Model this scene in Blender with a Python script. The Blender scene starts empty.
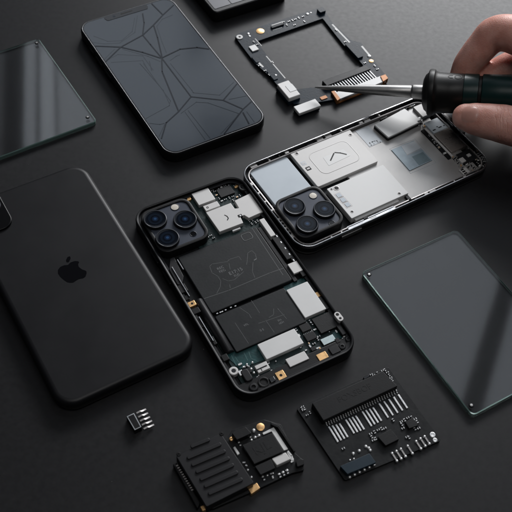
import bpy, bmesh, math, random
from mathutils import Vector, Matrix
random.seed(7)
MM = 0.001
R = math.radians
scene = bpy.context.scene
COL = scene.collection

# ------------------------------------------------------------------ camera
F_PX, PITCH, ROLL, DIST = 932.3, R(52.24), R(4.63), 532.5
CP, SP = math.cos(PITCH), math.sin(PITCH)
CAM = Vector((0, -DIST * CP, DIST * SP))
FW = Vector((0, CP, -SP)); _rt = Vector((1, 0, 0)); _up = Vector((0, SP, CP))
RT = _rt * math.cos(ROLL) + _up * math.sin(ROLL)
UP = -_rt * math.sin(ROLL) + _up * math.cos(ROLL)
cd = bpy.data.cameras.new("camera"); cam = bpy.data.objects.new("camera", cd); COL.objects.link(cam)
cam.matrix_world = Matrix(((RT.x, UP.x, -FW.x, CAM.x * MM), (RT.y, UP.y, -FW.y, CAM.y * MM), (RT.z, UP.z, -FW.z, CAM.z * MM), (0, 0, 0, 1)))
cd.sensor_width = 36; cd.lens = 36 * F_PX / 512; cd.clip_start = 0.01; cd.clip_end = 60
cd.dof.use_dof = True; cd.dof.focus_distance = 0.535; cd.dof.aperture_fstop = 26
scene.camera = cam


def at(px, py, z=0.0):
    """measured point of the photo -> point in mm on the level z"""
    d = FW * F_PX + RT * (px - 256) - UP * (py - 256)
    t = (z - CAM.z) / d.z
    return CAM + d * t


# ------------------------------------------------------------------ materials
def new_mat(name):
    m = bpy.data.materials.new(name); m.use_nodes = True
    return m, m.node_tree, m.node_tree.nodes['Principled BSDF']


def N(nt, t, **kw):
    n = nt.nodes.new(t)
    for k, v in kw.items():
        if k in n.inputs: n.inputs[k].default_value = v
        else: setattr(n, k, v)
    return n


def mat(name, col, rough=.5, metal=0., bump=0., bscale=1500, var=.0, vscale=60, rvar=0., spec=.5, coat=0., dust=0., **kw):
    m, nt, p = new_mat(name)
    p.inputs['Base Color'].default_value = (*col, 1); p.inputs['Roughness'].default_value = rough
    p.inputs['Metallic'].default_value = metal; p.inputs['Specular IOR Level'].default_value = spec
    p.inputs['Coat Weight'].default_value = coat; p.inputs['Coat Roughness'].default_value = .08
    for k, v in kw.items(): p.inputs[k].default_value = v
    tc = N(nt, 'ShaderNodeTexCoord')
    if var or rvar:
        n = N(nt, 'ShaderNodeTexNoise', Scale=vscale, Detail=6, Roughness=.62)
        nt.links.new(tc.outputs['Object'], n.inputs['Vector'])
        if var:
            r = N(nt, 'ShaderNodeMapRange'); r.inputs[1].default_value = .3; r.inputs[2].default_value = .7
            r.inputs[3].default_value = 1 - var; r.inputs[4].default_value = 1 + var
            mx = N(nt, 'ShaderNodeVectorMath', operation='SCALE'); mx.inputs[0].default_value = col
            nt.links.new(n.outputs[0], r.inputs[0]); nt.links.new(r.outputs[0], mx.inputs['Scale'])
            nt.links.new(mx.outputs[0], p.inputs['Base Color'])
        if rvar:
            r2 = N(nt, 'ShaderNodeMapRange'); r2.inputs[1].default_value = .3; r2.inputs[2].default_value = .7
            r2.inputs[3].default_value = max(.02, rough - rvar); r2.inputs[4].default_value = rough + rvar
            nt.links.new(n.outputs[0], r2.inputs[0]); nt.links.new(r2.outputs[0], p.inputs['Roughness'])
    if dust:
        vo = N(nt, 'ShaderNodeTexVoronoi', Scale=170); nt.links.new(tc.outputs['Object'], vo.inputs['Vector'])
        wn = N(nt, 'ShaderNodeSeparateColor'); nt.links.new(vo.outputs['Color'], wn.inputs[0])
        th_ = N(nt, 'ShaderNodeMath', operation='MULTIPLY'); nt.links.new(wn.outputs[0], th_.inputs[0]); nt.links.new(wn.outputs[1], th_.inputs[1])
        t2_ = N(nt, 'ShaderNodeMath', operation='MULTIPLY'); nt.links.new(th_.outputs[0], t2_.inputs[0]); t2_.inputs[1].default_value = .045
        lt = N(nt, 'ShaderNodeMath', operation='LESS_THAN'); nt.links.new(vo.outputs['Distance'], lt.inputs[0]); nt.links.new(t2_.outputs[0], lt.inputs[1])
        am = N(nt, 'ShaderNodeMath', operation='MULTIPLY'); nt.links.new(lt.outputs[0], am.inputs[0]); am.inputs[1].default_value = dust
        mxc = N(nt, 'ShaderNodeMix', data_type='RGBA'); nt.links.new(am.outputs[0], mxc.inputs['Factor'])
        src = p.inputs['Base Color'].links[0].from_socket if p.inputs['Base Color'].links else None
        if src: nt.links.new(src, mxc.inputs[6])
        else: mxc.inputs[6].default_value = (*col, 1)
        mxc.inputs[7].default_value = (.3, .3, .29, 1); nt.links.new(mxc.outputs[2], p.inputs['Base Color'])
    if bump:
        b = N(nt, 'ShaderNodeBump', Strength=bump, Distance=.0002)
        n2 = N(nt, 'ShaderNodeTexNoise', Scale=bscale, Detail=3)
        nt.links.new(tc.outputs['Object'], n2.inputs['Vector'])
        nt.links.new(n2.outputs[0], b.inputs['Height']); nt.links.new(b.outputs[0], p.inputs['Normal'])
    return m


M = {}
M['table'] = mat('charcoal_table', (.0098, .0097, .0108), .44, bump=.10, bscale=2200, var=.10, vscale=320, rvar=.03, spec=.245, dust=.35)
M['black_metal'] = mat('black_anodised', (.007, .007, .008), .36, bump=.06, bscale=3000, rvar=.05, spec=.24)
M['back_glass'] = mat('matte_black_back', (.0075, .0075, .0088), .43, bump=.05, bscale=5000, var=.08, vscale=40, rvar=.03, spec=.24, dust=.12)
M['bump_black'] = mat('camera_bump_black', (.003, .003, .0036), .3, spec=.12)
M['gloss_black'] = mat('gloss_black', (.004, .004, .005), .12, spec=.5)
M['black_plastic'] = mat('black_plastic', (.0065, .0065, .0072), .46, bump=.2, bscale=1800, rvar=.05, spec=.2)
M['charcoal'] = mat('charcoal_plastic', (.0125, .0125, .0142), .46, bump=.15, bscale=1800, rvar=.05, spec=.22)
M['battery'] = mat('battery_wrap', (.0078, .0092, .0106), .46, bump=.12, bscale=900, var=.1, vscale=120, rvar=.05, spec=.22)
M['battery_print'] = mat('battery_print', (.12, .125, .13), .6, var=.5, vscale=2600)
M['battery_line'] = mat('battery_line', (.05, .054, .056), .5)
M['dark_print'] = mat('dark_print', (.003, .003, .0035), .5, spec=.2)
M['pcb_dark'] = mat('dark_circuit_board', (.009, .020, .0205), .4, bump=.4, bscale=900, var=.5, vscale=420, rvar=.1, spec=.22)
M['pcb_black'] = mat('black_circuit_board', (.0062, .0067, .0076), .43, bump=.2, bscale=900, var=.3, vscale=300, rvar=.05, spec=.2)
M['pcb_blue'] = mat('blue_black_board', (.0065, .0140, .0240), .36, bump=.2, bscale=900, var=.3, vscale=300, spec=.13)
M['pcb_green'] = mat('green_circuit_board', (.008, .046, .048), .35, bump=.3, bscale=900, var=.3, vscale=500, spec=.3)
M['trace'] = mat('board_trace', (.05, .12, .12), .35)
M['shield'] = mat('nickel_shield', (.56, .55, .54), .5, .12, bump=.05, bscale=2500, var=.03, vscale=90, rvar=.05)
M['white_shield'] = mat('pale_shield', (.60, .60, .595), .48, .08, bump=.04, bscale=2500, var=.03, vscale=70, rvar=.05)
M['blue_white'] = mat('pale_blue_plate', (.43, .48, .525), .4, .05, var=.03, vscale=60, rvar=.05)
M['satin_steel'] = mat('satin_steel', (.52, .51, .50), .46, .15, bump=.06, bscale=3500, var=.04, vscale=80, rvar=.04, spec=.4)
M['brushed_plate'] = mat('brushed_plate', (.33, .322, .315), .36, .4, bump=.1, bscale=3500, var=.05, vscale=80, rvar=.05, spec=.4)
M['warm_plate'] = mat('warm_plate', (.50, .45, .42), .26, .7, bump=.05, bscale=3500, rvar=.05)
M['dull_steel'] = mat('dull_steel', (.33, .315, .31), .38, .5, bump=.08, bscale=3500, var=.05, vscale=80, rvar=.06)
M['grey_label'] = mat('grey_label', (.36, .38, .40), .45, .3, var=.05, vscale=200)
M['blue_chip'] = mat('blue_grey_chip', (.20, .245, .275), .32, .3, var=.12, vscale=160)
M['blue_chip_dark'] = mat('teal_grey_chip', (.10, .14, .155), .3, .3, var=.15, vscale=200)
M['chrome'] = mat('polished_steel', (.62, .62, .63), .26, 1., rvar=.06, vscale=200)
M['rim_metal'] = mat('dark_rim', (.16, .16, .165), .36, 1.)
M['steel'] = mat('steel', (.34, .335, .33), .42, 1., rvar=.03, vscale=300)
M['tin'] = mat('tinned_solder', (.62, .62, .62), .36, .8, rvar=.1, vscale=900)
M['gold'] = mat('gold_contact', (.72, .44, .20), .36, .7, var=.1, vscale=400, rvar=.08)
M['copper'] = mat('copper_flex', (.26, .105, .032), .4, .35, var=.15, vscale=300)
M['chip'] = mat('chip_epoxy', (.0075, .0075, .0083), .45, bump=.25, bscale=2200, rvar=.06, spec=.22)
M['bevel_light'] = mat('worn_edge', (.09, .09, .09), .4)
M['white_paint'] = mat('white_print', (.62, .62, .61), .55, var=.06, vscale=500)
M['teal_white'] = mat('pale_teal_part', (.46, .55, .56), .35, .2, var=.1, vscale=400)
M['navy'] = mat('navy_connector', (.010, .022, .034), .45, bump=.1, bscale=1500, rvar=.05, spec=.25)
M['plate_blue'] = mat('camera_plate', (.044, .051, .070), .36, .1, bump=.05, bscale=3000, rvar=.05, spec=.3)
M['lens_rim'] = mat('lens_rim', (.045, .048, .055), .32, .4)
M['lens_black'] = mat('lens_black', (.004, .0056, .0095), .12, spec=.3)
M['lens_step'] = mat('lens_step', (.007, .011, .019), .12, spec=.3)
M['lens_glow'] = mat('lens_inner_coating', (.007, .014, .033), .14, spec=.5)
M['lens_blue'] = mat('lens_coating', (.020, .055, .125), .14)
M['flash'] = mat('flash_lens', (.62, .57, .49), .3, coat=.5, var=.08, vscale=900)
M['screen_glass'] = mat('screen_glass', (.045, .054, .066), .13, spec=.5, var=.03, vscale=20, rvar=.03)
M['screen_line'] = mat('screen_dark_line', (.012, .014, .019), .13, spec=.36)
M['screen_thin'] = mat('screen_faint_line', (.027, .033, .041), .13, spec=.45)
M['notch'] = mat('notch_black', (.012, .012, .014), .14)
M['rubber'] = mat('handle_rubber', (.006, .006, .006), .42, bump=.15, bscale=2000, rvar=.05, spec=.25)
M['handle_green'] = mat('handle_green', (.003, .020, .0195), .36, bump=.08, bscale=2000, rvar=.05, spec=.25)
M['panel_grey'] = mat('panel_grey', (.055, .058, .07), .35, .1, var=.05)

# glass: clear pane, green tinted edge
m, nt, p = new_mat('clear_glass')
p.inputs['Base Color'].default_value = (.965, .972, .982, 1); p.inputs['Roughness'].default_value = .05
p.inputs['Transmission Weight'].default_value = 1; p.inputs['IOR'].default_value = 1.5
M['glass'] = m
m, nt, p = new_mat('green_glass_edge')
p.inputs['Base Color'].default_value = (.22, .36, .325, 1); p.inputs['Roughness'].default_value = .22
p.inputs['Transmission Weight'].default_value = .55; p.inputs['IOR'].default_value = 1.5
M['glass_edge'] = m

# skin
m, nt, p = new_mat('skin')
tc = N(nt, 'ShaderNodeTexCoord')
n1 = N(nt, 'ShaderNodeTexNoise', Scale=90, Detail=5, Roughness=.6); nt.links.new(tc.outputs['Object'], n1.inputs['Vector'])
cr = N(nt, 'ShaderNodeValToRGB'); nt.links.new(n1.outputs[0], cr.inputs[0])
cr.color_ramp.elements[0].position = .3; cr.color_ramp.elements[0].color = (.60, .265, .205, 1)
cr.color_ramp.elements[1].position = .7; cr.color_ramp.elements[1].color = (.83, .47, .395, 1)
nt.links.new(cr.outputs[0], p.inputs['Base Color'])
p.inputs['Roughness'].default_value = .46
p.inputs['Subsurface Weight'].default_value = .4; p.inputs['Subsurface Radius'].default_value = (1, .35, .18)
p.inputs['Subsurface Scale'].default_value = .0035
v = N(nt, 'ShaderNodeTexVoronoi', Scale=1500); nt.links.new(tc.outputs['Object'], v.inputs['Vector'])
n2 = N(nt, 'ShaderNodeTexNoise', Scale=350, Detail=4); nt.links.new(tc.outputs['Object'], n2.inputs['Vector'])
ad = N(nt, 'ShaderNodeMath', operation='ADD'); nt.links.new(v.outputs['Distance'], ad.inputs[0]); nt.links.new(n2.outputs[0], ad.inputs[1])
b = N(nt, 'ShaderNodeBump', Strength=.28, Distance=.0003); sep = N(nt, 'ShaderNodeSeparateXYZ'); nt.links.new(tc.outputs['Object'], sep.inputs[0])
def MA(op, a_, b_=None):
    n_ = N(nt, 'ShaderNodeMath', operation=op)
    for i_, v_ in ((0, a_), (1, b_)):
        if v_ is None: continue
        if isinstance(v_, (int, float)): n_.inputs[i_].default_value = v_
        else: nt.links.new(v_, n_.inputs[i_])
    return n_.outputs[0]
n3 = N(nt, 'ShaderNodeTexNoise', Scale=140, Detail=3); nt.links.new(tc.outputs['Object'], n3.inputs['Vector'])
wob = MA('ADD', sep.outputs[0], MA('MULTIPLY', MA('SUBTRACT', n3.outputs[0], .5), .006))
crease = 0.0
for x0_, w0_, k_ in ((.0105, .0006, .8), (.0132, .0005, 1.0), (.0150, .0007, 1.3), (.0178, .0005, 1.0), (.0205, .0006, .7), (.0235, .0006, .5)):
    g_ = MA('MULTIPLY', MA('MAXIMUM', MA('SUBTRACT', 1.0, MA('DIVIDE', MA('ABSOLUTE', MA('SUBTRACT', wob, x0_)), w0_)), 0.0), k_)
    crease = MA('ADD', crease, g_)
msk = MA('LESS_THAN', sep.outputs[1], -.008)
hgt = MA('SUBTRACT', ad.outputs[0], MA('MULTIPLY', MA('MULTIPLY', crease, msk), 2.0))
nt.links.new(hgt, b.inputs['Height'])
nt.links.new(b.outputs[0], p.inputs['Normal'])
M['skin'] = m
M['nail'] = mat('nail', (.58, .30, .245), .34, coat=.1, var=.05, vscale=300)


# ------------------------------------------------------------------ geometry helpers (all in mm)
def rrect(x0, y0, x1, y1, r=0., seg=5):
    return fillet([(x0, y0), (x1, y0), (x1, y1), (x0, y1)], r, seg)


def area2(p):
    return sum(p[i - 1][0] * p[i][1] - p[i][0] * p[i - 1][1] for i in range(len(p)))


def ccw(p):
    return list(p) if area2(p) > 0 else list(reversed(p))


def fillet(poly, r, seg=4):
    poly = ccw(poly)
    if r <= 0: return poly
    out = []; n = len(poly)
    for i in range(n):
        a, c, b2 = Vector(poly[i - 1]), Vector(poly[i]), Vector(poly[(i + 1) % n])
        u, w = (a - c), (b2 - c); lu, lw = u.length, w.length
        u /= lu; w /= lw
        ang = math.acos(max(-1, min(1, u.dot(w))))
        if ang > R(170): out.append(tuple(c)); continue
        t = min(r / math.tan(ang / 2), lu * .48, lw * .48); rr = t * math.tan(ang / 2)
        o = c + (u + w).normalized() * (rr / math.sin(ang / 2))
        p0, p1 = c + u * t - o, c + w * t - o
        a0 = math.atan2(p0.y, p0.x); a1 = math.atan2(p1.y, p1.x)
        d = (a1 - a0 + math.pi) % (2 * math.pi) - math.pi
        for k in range(seg + 1):
            th_ = a0 + d * k / seg
            out.append((o.x + rr * math.cos(th_), o.y + rr * math.sin(th_)))
    return out


def inset(poly, d):
    n = len(poly); out = []
    for i in range(n):
        a, c, b2 = Vector(poly[i - 1]), Vector(poly[i]), Vector(poly[(i + 1) % n])
        e1 = (c - a); e2 = (b2 - c)
        if e1.length < 1e-6: e1 = e2
        if e2.length < 1e-6: e2 = e1
        e1 = e1.normalized(); e2 = e2.normalized()
        n1_ = Vector((-e1.y, e1.x)); n2_ = Vector((-e2.y, e2.x))
        k = n1_ + n2_
        den = max(.3, 1 + n1_.dot(n2_))
        out.append(tuple(c + k * (d / den)))
    return out


class Th:
    """frame of one thing: origin (mm) on the table and yaw"""
    def __init__(s, name, label, cat, o, yaw=0., group=None, mtx=None):
        e = bpy.data.objects.new(name, None); COL.objects.link(e)
        e.empty_display_size = .01
        s.e = e; s.o = Vector(o); s.yaw = yaw
        if mtx is None: mtx = Matrix.Translation(s.o) @ Matrix.Rotation(yaw, 4, 'Z')
        s.m = mtx; s.inv = mtx.inverted()
        w = mtx.copy(); w.translation = w.translation * MM
        e.matrix_world = w
        e['label'] = label; e['category'] = cat
        if group: e['group'] = group

    def l(s, px, py, z=0.):
        v_ = s.inv @ at(px, py, z); return (v_.x, v_.y)

    def poly(s, pts, z): return ccw([s.l(x, y, z) for x, y in pts])

    def rect(s, pts, z, r=.3, seg=3):
        q = [s.l(x, y, z) for x, y in pts]
        if getattr(s, 'lim', None):
            lx, ly = s.lim
            dx = min(0, lx - max(a for a, _ in q)) + max(0, -lx - min(a for a, _ in q))
            dy = min(0, ly - max(c_ for _, c_ in q)) + max(0, -ly - min(c_ for _, c_ in q))
            q = [(a + dx, c_ + dy) for a, c_ in q]
        xs = sorted(a for a, _ in q); ys = sorted(b_ for _, b_ in q)
        return rrect((xs[0] + xs[1]) / 2, (ys[0] + ys[1]) / 2, (xs[2] + xs[3]) / 2, (ys[2] + ys[3]) / 2, r, seg)


class B:
    def __init__(s):
        s.bm = bmesh.new(); s.mats = []; s.mi = 0

    def use(s, key):
        if key not in s.mats: s.mats.append(key)
        s.mi = s.mats.index(key); return s

    def f(s, vs):
        try:
            fc = s.bm.faces.new(vs); fc.material_index = s.mi; fc.smooth = True; return fc
        except ValueError: return None

    def ring_(s, poly, z): return [s.bm.verts.new((x, y, z)) for x, y in poly]

    def loft(s, rings, cap0=True, cap1=True, closed=True):
        for a, c in zip(rings, rings[1:]):
            n = len(a)
            for i in range(n if closed else n - 1):
                j = (i + 1) % n
                s.f([a[i], a[j], c[j], c[i]])
        for fc in ((s.f(list(reversed(rings[0]))) if cap0 else None), (s.f(rings[-1]) if cap1 else None)):
            if fc: fc.smooth = False
        return s

    def prism(s, poly, z0, z1, bev=.15, seg=2, bot=False):
        poly = ccw(poly); rs = []
        if bot: rs += [(inset(poly, bev * (1 - math.sin(math.pi / 2 * k / seg))), z0 + bev * (1 - math.cos(math.pi / 2 * k / seg))) for k in range(seg)]
        rs.append((poly, z0 + (bev if bot else 0)))
        if bev: rs.append((poly, z1 - bev))
        for k in range(1, seg + 1 if bev else 1):
            a = math.pi / 2 * k / seg
            rs.append((inset(poly, bev * (1 - math.cos(a))), z1 - bev + bev * math.sin(a)))
        if not bev: rs.append((poly, z1))
        s.loft([s.ring_(p_, z) for p_, z in rs]); return s

    def ring(s, outer, inner, z0, z1, bev=.15):
        o1, i1 = ccw(outer), ccw(inner)
        seq = [(i1, z0), (o1, z0), (o1, z1 - bev), (inset(o1, bev * .3), z1 - bev * .3), (inset(o1, bev), z1), (inset(i1, -bev), z1), (inset(i1, -bev * .3), z1 - bev * .3), (i1, z1 - bev)]
        rs = [s.ring_(p_, z) for p_, z in seq]
        s.loft(rs + [rs[0]], False, False); return s

    def lathe(s, x, y, prof, n=40, keys=None, cap0=False, cap1=True, sx=1.):
        rs = [[s.bm.verts.new((x + r * math.cos(2 * math.pi * k / n) * sx, y + r * math.sin(2 * math.pi * k / n), z)) for k in range(n)] for r, z in prof]
        for i in range(len(rs) - 1):
            if keys: s.use(keys[i])
            for k in range(n): s.f([rs[i][k], rs[i][(k + 1) % n], rs[i + 1][(k + 1) % n], rs[i + 1][k]])
        if cap0: s.f(list(reversed(rs[0])))
        if cap1: s.f(rs[-1])
        return s

    def cyl(s, x, y, z0, z1, r, bev=.1, n=24):
        return s.lathe(x, y, [(r, z0), (r, z1 - bev), (r - bev * .3, z1 - bev * .3), (r - bev, z1)], n)

    def tube_ring(s, x, y, z0, z1, ro, ri, n=24, bev=.1):
        c = lambda r: [(x + r * math.cos(2 * math.pi * k / n), y + r * math.sin(2 * math.pi * k / n)) for k in range(n)]
        return s.ring(c(ro), c(ri), z0, z1, bev)

    def disc(s, x, y, z, r, n=20):
        s.ff(s.ring_([(x + r * math.cos(2 * math.pi * k / n), y + r * math.sin(2 * math.pi * k / n)) for k in range(n)], z)); return s

    def ff(s, vs):
        fc = s.f(vs)
        if fc: fc.smooth = False

    def flat(s, poly, z): s.ff(s.ring_(ccw(poly), z)); return s

    def stroke(s, pts, w, z, closed=False):
        P = [Vector(q) for q in pts]
        for a, c in zip(P, P[1:] + ([P[0]] if closed else [])):
            d = (c - a)
            if d.length < 1e-6: continue
            d.normalize(); nn = Vector((-d.y, d.x)) * w / 2; a2, c2 = a - d * w * .3, c + d * w * .3
            s.ff(s.ring_(ccw([a2 + nn, a2 - nn, c2 - nn, c2 + nn]), z))
        return s

    def dot(s, x, y, z, r, h=None):
        h = h or r * .7
        return s.lathe(x, y, [(r, z), (r * .9, z + h * .5), (r * .55, z + h * .9), (r * .1, z + h)], 10)

    def put(s, name, key, parent, sharp=33, kind=None):
        if key and key not in s.mats: s.mats.insert(0, key) if not s.mats else s.mats.append(key)
        me = bpy.data.meshes.new(name)
        for v_ in s.bm.verts: v_.co *= MM
        s.bm.normal_update(); s.bm.to_mesh(me); s.bm.free()
        for k in s.mats: me.materials.append(M[k])
        fl = [p_.use_smooth for p_ in me.polygons]
        me.set_sharp_from_angle(angle=R(sharp))
        me.polygons.foreach_set('use_smooth', fl)
        ob = bpy.data.objects.new(name, me); COL.objects.link(ob)
        if parent is not None: ob.parent = parent.e if isinstance(parent, Th) else parent
        if kind: ob['kind'] = kind
        return ob


def text(s_, body, x, y, z, size, ang, key, parent, name='printed_text', bold=0., ext=.02):
    c = bpy.data.curves.new(name, 'FONT'); c.body = body; c.size = size * MM; c.align_x = 'CENTER'; c.align_y = 'CENTER'
    c.extrude = ext * MM; c.offset = bold * MM
    tmp = bpy.data.objects.new(name, c); COL.objects.link(tmp)
    me = bpy.data.meshes.new_from_object(tmp.evaluated_get(bpy.context.evaluated_depsgraph_get())); me.name = name
    bpy.data.objects.remove(tmp); me.materials.clear(); me.materials.append(M[key])
    o = bpy.data.objects.new(name, me); COL.objects.link(o)
    o.location = (x * MM, y * MM, z * MM); o.rotation_euler = (0, 0, ang)
    o.parent = parent.e if isinstance(parent, Th) else parent
    return o


def block(th, name, pts, z0, z1, key, parent=None, r=.3, bev=.15, free=False, label=None):
    """a rectangular part whose top face has the given measured corners"""
    poly = fillet(th.poly(pts, z1), r, 3) if free else th.rect(pts, z1, r)
    ob = B().prism(poly, z0, z1, bev).put(name, key, parent or th)
    if label: ob['label'] = label
    return ob


def smd(th, px, py, z, L, W, ang=0., h=.6, parent=None, ends='tin', body='chip', name='capacitor'):
    """a chip capacitor: dark body, tinned ends"""
    x, y = th.l(px, py, z + h)
    if getattr(th, 'lim', None):
        x = max(-th.lim[0] + 2, min(th.lim[0] - 2, x)); y = max(-th.lim[1] + 3, min(th.lim[1] - 2, y))
    c, sn = math.cos(ang), math.sin(ang)
    T = lambda u, w_: (x + c * u - sn * w_, y + sn * u + c * w_)
    b_ = B(); k = L * .26
    b_.use(body).prism([T(-L / 2 + k, -W / 2 * .96), T(L / 2 - k, -W / 2 * .96), T(L / 2 - k, W / 2 * .96), T(-L / 2 + k, W / 2 * .96)], z, z + h * .95, 0)
    b_.use(ends)
    for a, d in ((-L / 2, -L / 2 + k), (L / 2 - k, L / 2)):
        b_.prism([T(a, -W / 2), T(d, -W / 2), T(d, W / 2), T(a, W / 2)], z, z + h, .06, 1)
    return b_.put(name, None, parent or th)


def hole_ring(th, name, px, py, z0, z1, ro, ri, key, parent=None):
    x, y = th.l(px, py, z1)
    b_ = B().use(key).tube_ring(x, y, z0, z1, ro, ri); b_.use('gloss_black').disc(x, y, z1 - .35, ri + .05)
    return b_.put(name, None, parent or th)


def screw(th, name, px, py, z, r, key='steel', parent=None):
    x, y = th.l(px, py, z + r * .4); b_ = B().use(key)
    b_.lathe(x, y, [(r, z), (r, z + r * .25), (r * .8, z + r * .42), (r * .45, z + r * .45), (r * .4, z + r * .15)], 20)
    b_.use('dark_print').disc(x, y, z + r * .2, r * .4, 6)
    return b_.put(name, None, parent or th)


def camera_module(th, ring_px, z, lenses, flash, mic, rl):
    """raised rear camera plate with three lenses"""
    out = th.rect(ring_px, z, 6.2, 6)
    b_ = B().use('black_plastic').ring(out, inset(out, 2.1), 1.5, z, .45)
    b_.use('plate_blue').prism(inset(out, 2.0), z - 3, z - .7, .2)
    mod = b_.put('camera_module', None, th)
    for lx, ly in lenses:
        x, y = th.l(lx, ly, z + 1.6); q = z - .7
        prof = [(rl * 1.04, q - .1), (rl * 1.04, q + 1.5), (rl * 1.0, q + 2.1), (rl * .97, q + 2.2), (rl * .93, q + 2.2), (rl * .90, q + 1.95), (rl * .87, q + 1.9), (rl * .6, q + 1.98), (rl * .3, q + 2.02), (rl * .02, q + 2.03)]
        b_ = B().lathe(x, y, prof, 48, ['black_metal', 'black_metal', 'lens_rim', 'lens_rim', 'lens_rim', 'lens_black', 'lens_black', 'lens_black', 'lens_black'])
        cc_ = lambda r: [(x + r * rl * math.cos(math.pi * k / 20), y + r * rl * math.sin(math.pi * k / 20)) for k in range(40)]
        b_.use('lens_step').flat(cc_(.62), q + 2.05); b_.use('lens_black').flat(cc_(.42), q + 2.08); b_.use('lens_glow').flat(cc_(.27), q + 2.11); b_.use('lens_blue').flat(cc_(.13), q + 2.14)
        b_.put('lens', None, mod, 25)
    x, y = th.l(*flash, z); q = z - .7
    B().use('lens_rim').tube_ring(x, y, q, q + .35, 2.55, 2.2).use('flash').lathe(x, y, [(2.25, q), (2.2, q + .2), (1.4, q + .3), (.2, q + .33)], 28).put('flash', None, mod)
    x, y = th.l(*mic, z)
    B().use('lens_step').tube_ring(x, y, q, q + .2, 2.0, 1.6).use('gloss_black').disc(x, y, q + .05, 1.65).put('sensor_window', None, mod)
    return mod


# ------------------------------------------------------------------ the table
b = B()
b.prism([(-900, -620), (900, -620), (900, 760), (-900, 760)], -30, 0, 3)
tb = b.put('table', 'table', None); tb['kind'] = 'structure'

# ------------------------------------------------------------------ glass panels
def glass_panel(label, corner, along, side, Lw, Ll, screws_px, thick, wide_bevel=False):
    """corner, along, side: measured points; Lw/Ll None = measured"""
    c0, c1, c2 = at(*corner, thick), at(*along, thick), at(*side, thick)
    ux = (c1 - c0); w = Lw or ux.length; yaw = math.atan2(ux.y, ux.x)
    ux = Vector((math.cos(yaw), math.sin(yaw), 0)); uy = Vector((ux.y, -ux.x, 0))
    l = Ll or abs((c2 - c0).dot(uy))
    o = c0 + ux * w / 2 + uy * l / 2; o.z = 0
    th = Th('glass_panel', label, 'glass panel', o, yaw, 'glass panels on the table')
    poly = rrect(-w / 2, -l / 2, w / 2, l / 2, 3.0, 6)
    b_ = B(); bv = .45
    top = inset(poly, bv)
    r0, r1, r2, r3 = b_.ring_(inset(poly, .3), .15), b_.ring_(poly, .45), b_.ring_(poly, thick - bv), b_.ring_(top, thick)
    b_.use('glass_edge'); b_.loft([r0, r1, r2, r3], False, False)
    b_.use('glass'); b_.f(list(reversed(r0))); b_.f(r3)
    pane = b_.put('pane', None, th, 20)
    for sx, sy in screws_px:
        x, y = th.l(sx, sy, thick)
        B().use('dark_print').lathe(x, y, [(1.25, thick + .02), (1.25, thick + .3), (1.0, thick + .5)], 20).use('steel').lathe(x, y, [(.75, thick + .5), (.7, thick + .62), (.2, thick + .68)], 16).put('corner_stud', None, th)
    return th


glass_panel('glass pane at the right edge of the table, near the board with the slot connector', (361, 272), (457, 229), (470.3, 417), None, None, [(369, 274.8), (471.2, 405.5)], 3.2)
# the one at the left edge: its right hand edge is seen
c0, c1 = at(38.5, 38, 3.2), at(97, 121, 3.2)
vx = (c1 - c0); w_ = vx.length; vx.normalize(); lft = Vector((vx.y, -vx.x, 0))
lft = -lft if lft.x > 0 else lft
th = Th('glass_panel', 'clear glass pane with green edges beside the front of the intact phone', 'glass panel', (c0 + c1) / 2 + lft * 50 - Vector((0, 0, 3.2)), math.atan2(-lft.y, -lft.x), 'glass panels on the table')
poly = rrect(-50, -w_ / 2, 50, w_ / 2, 2.6, 6)
b = B(); r0, r1, r2, r3 = b.ring_(inset(poly, .3), .15), b.ring_(poly, .45), b.ring_(poly, 2.75), b.ring_(inset(poly, .45), 3.2)
b.use('glass_edge').loft([r0, r1, r2, r3], False, False)
b.use('glass'); b.f(list(reversed(r0))); b.f(r3); b.put('pane', None, th, 20)
for sx, sy in ((36.6, 43.2), (87.6, 117.4)):
    x, y = th.l(sx, sy, 3.2)
    B().use('dark_print').lathe(x, y, [(1.25, 3.22), (1.25, 3.5), (1.0, 3.7)], 20).use('steel').lathe(x, y, [(.75, 3.7), (.7, 3.82), (.2, 3.88)], 16).put('corner_stud', None, th)

# ------------------------------------------------------------------ front phone with screen
W, H = 71.5, 140.8
th = Th('smartphone', 'black smartphone lying face up with dark branching lines across its screen', 'phone', (-66.7, 141.9, 0), R(33.3), 'closed smartphones')
o = rrect(-W / 2, -H / 2, W / 2, H / 2, 9.5, 10)
b = B().use('black_metal')
sec = [(1.6, 0), (.5, .6), (.05, 1.8), (0, 3), (0, 6), (.1, 7.0), (.45, 7.7), (.9, 8.0)]
b.loft([b.ring_(inset(o, d), z) for d, z in sec], True, True)
b.put('body', None, th)
b = B().use('rim_metal').ring(inset(o, .85), inset(o, 1.25), 7.9, 8.1, .1); b.put('screen_rim', None, th)
b = B().use('gloss_black').prism(inset(o, 1.3), 7.9, 8.1, .05, 1)
scr = inset(o, 2.1)
b.use('screen_glass').flat(scr, 8.13)
zl = 8.16
def Z2(x, y): return (70 + x / 2.438, y / 2.438)
def T6(x, y): return (140 + x / 4.267, 60 + y / 4.267)
def T5(x, y): return (90 + x / 5.689, y / 5.689)
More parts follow.
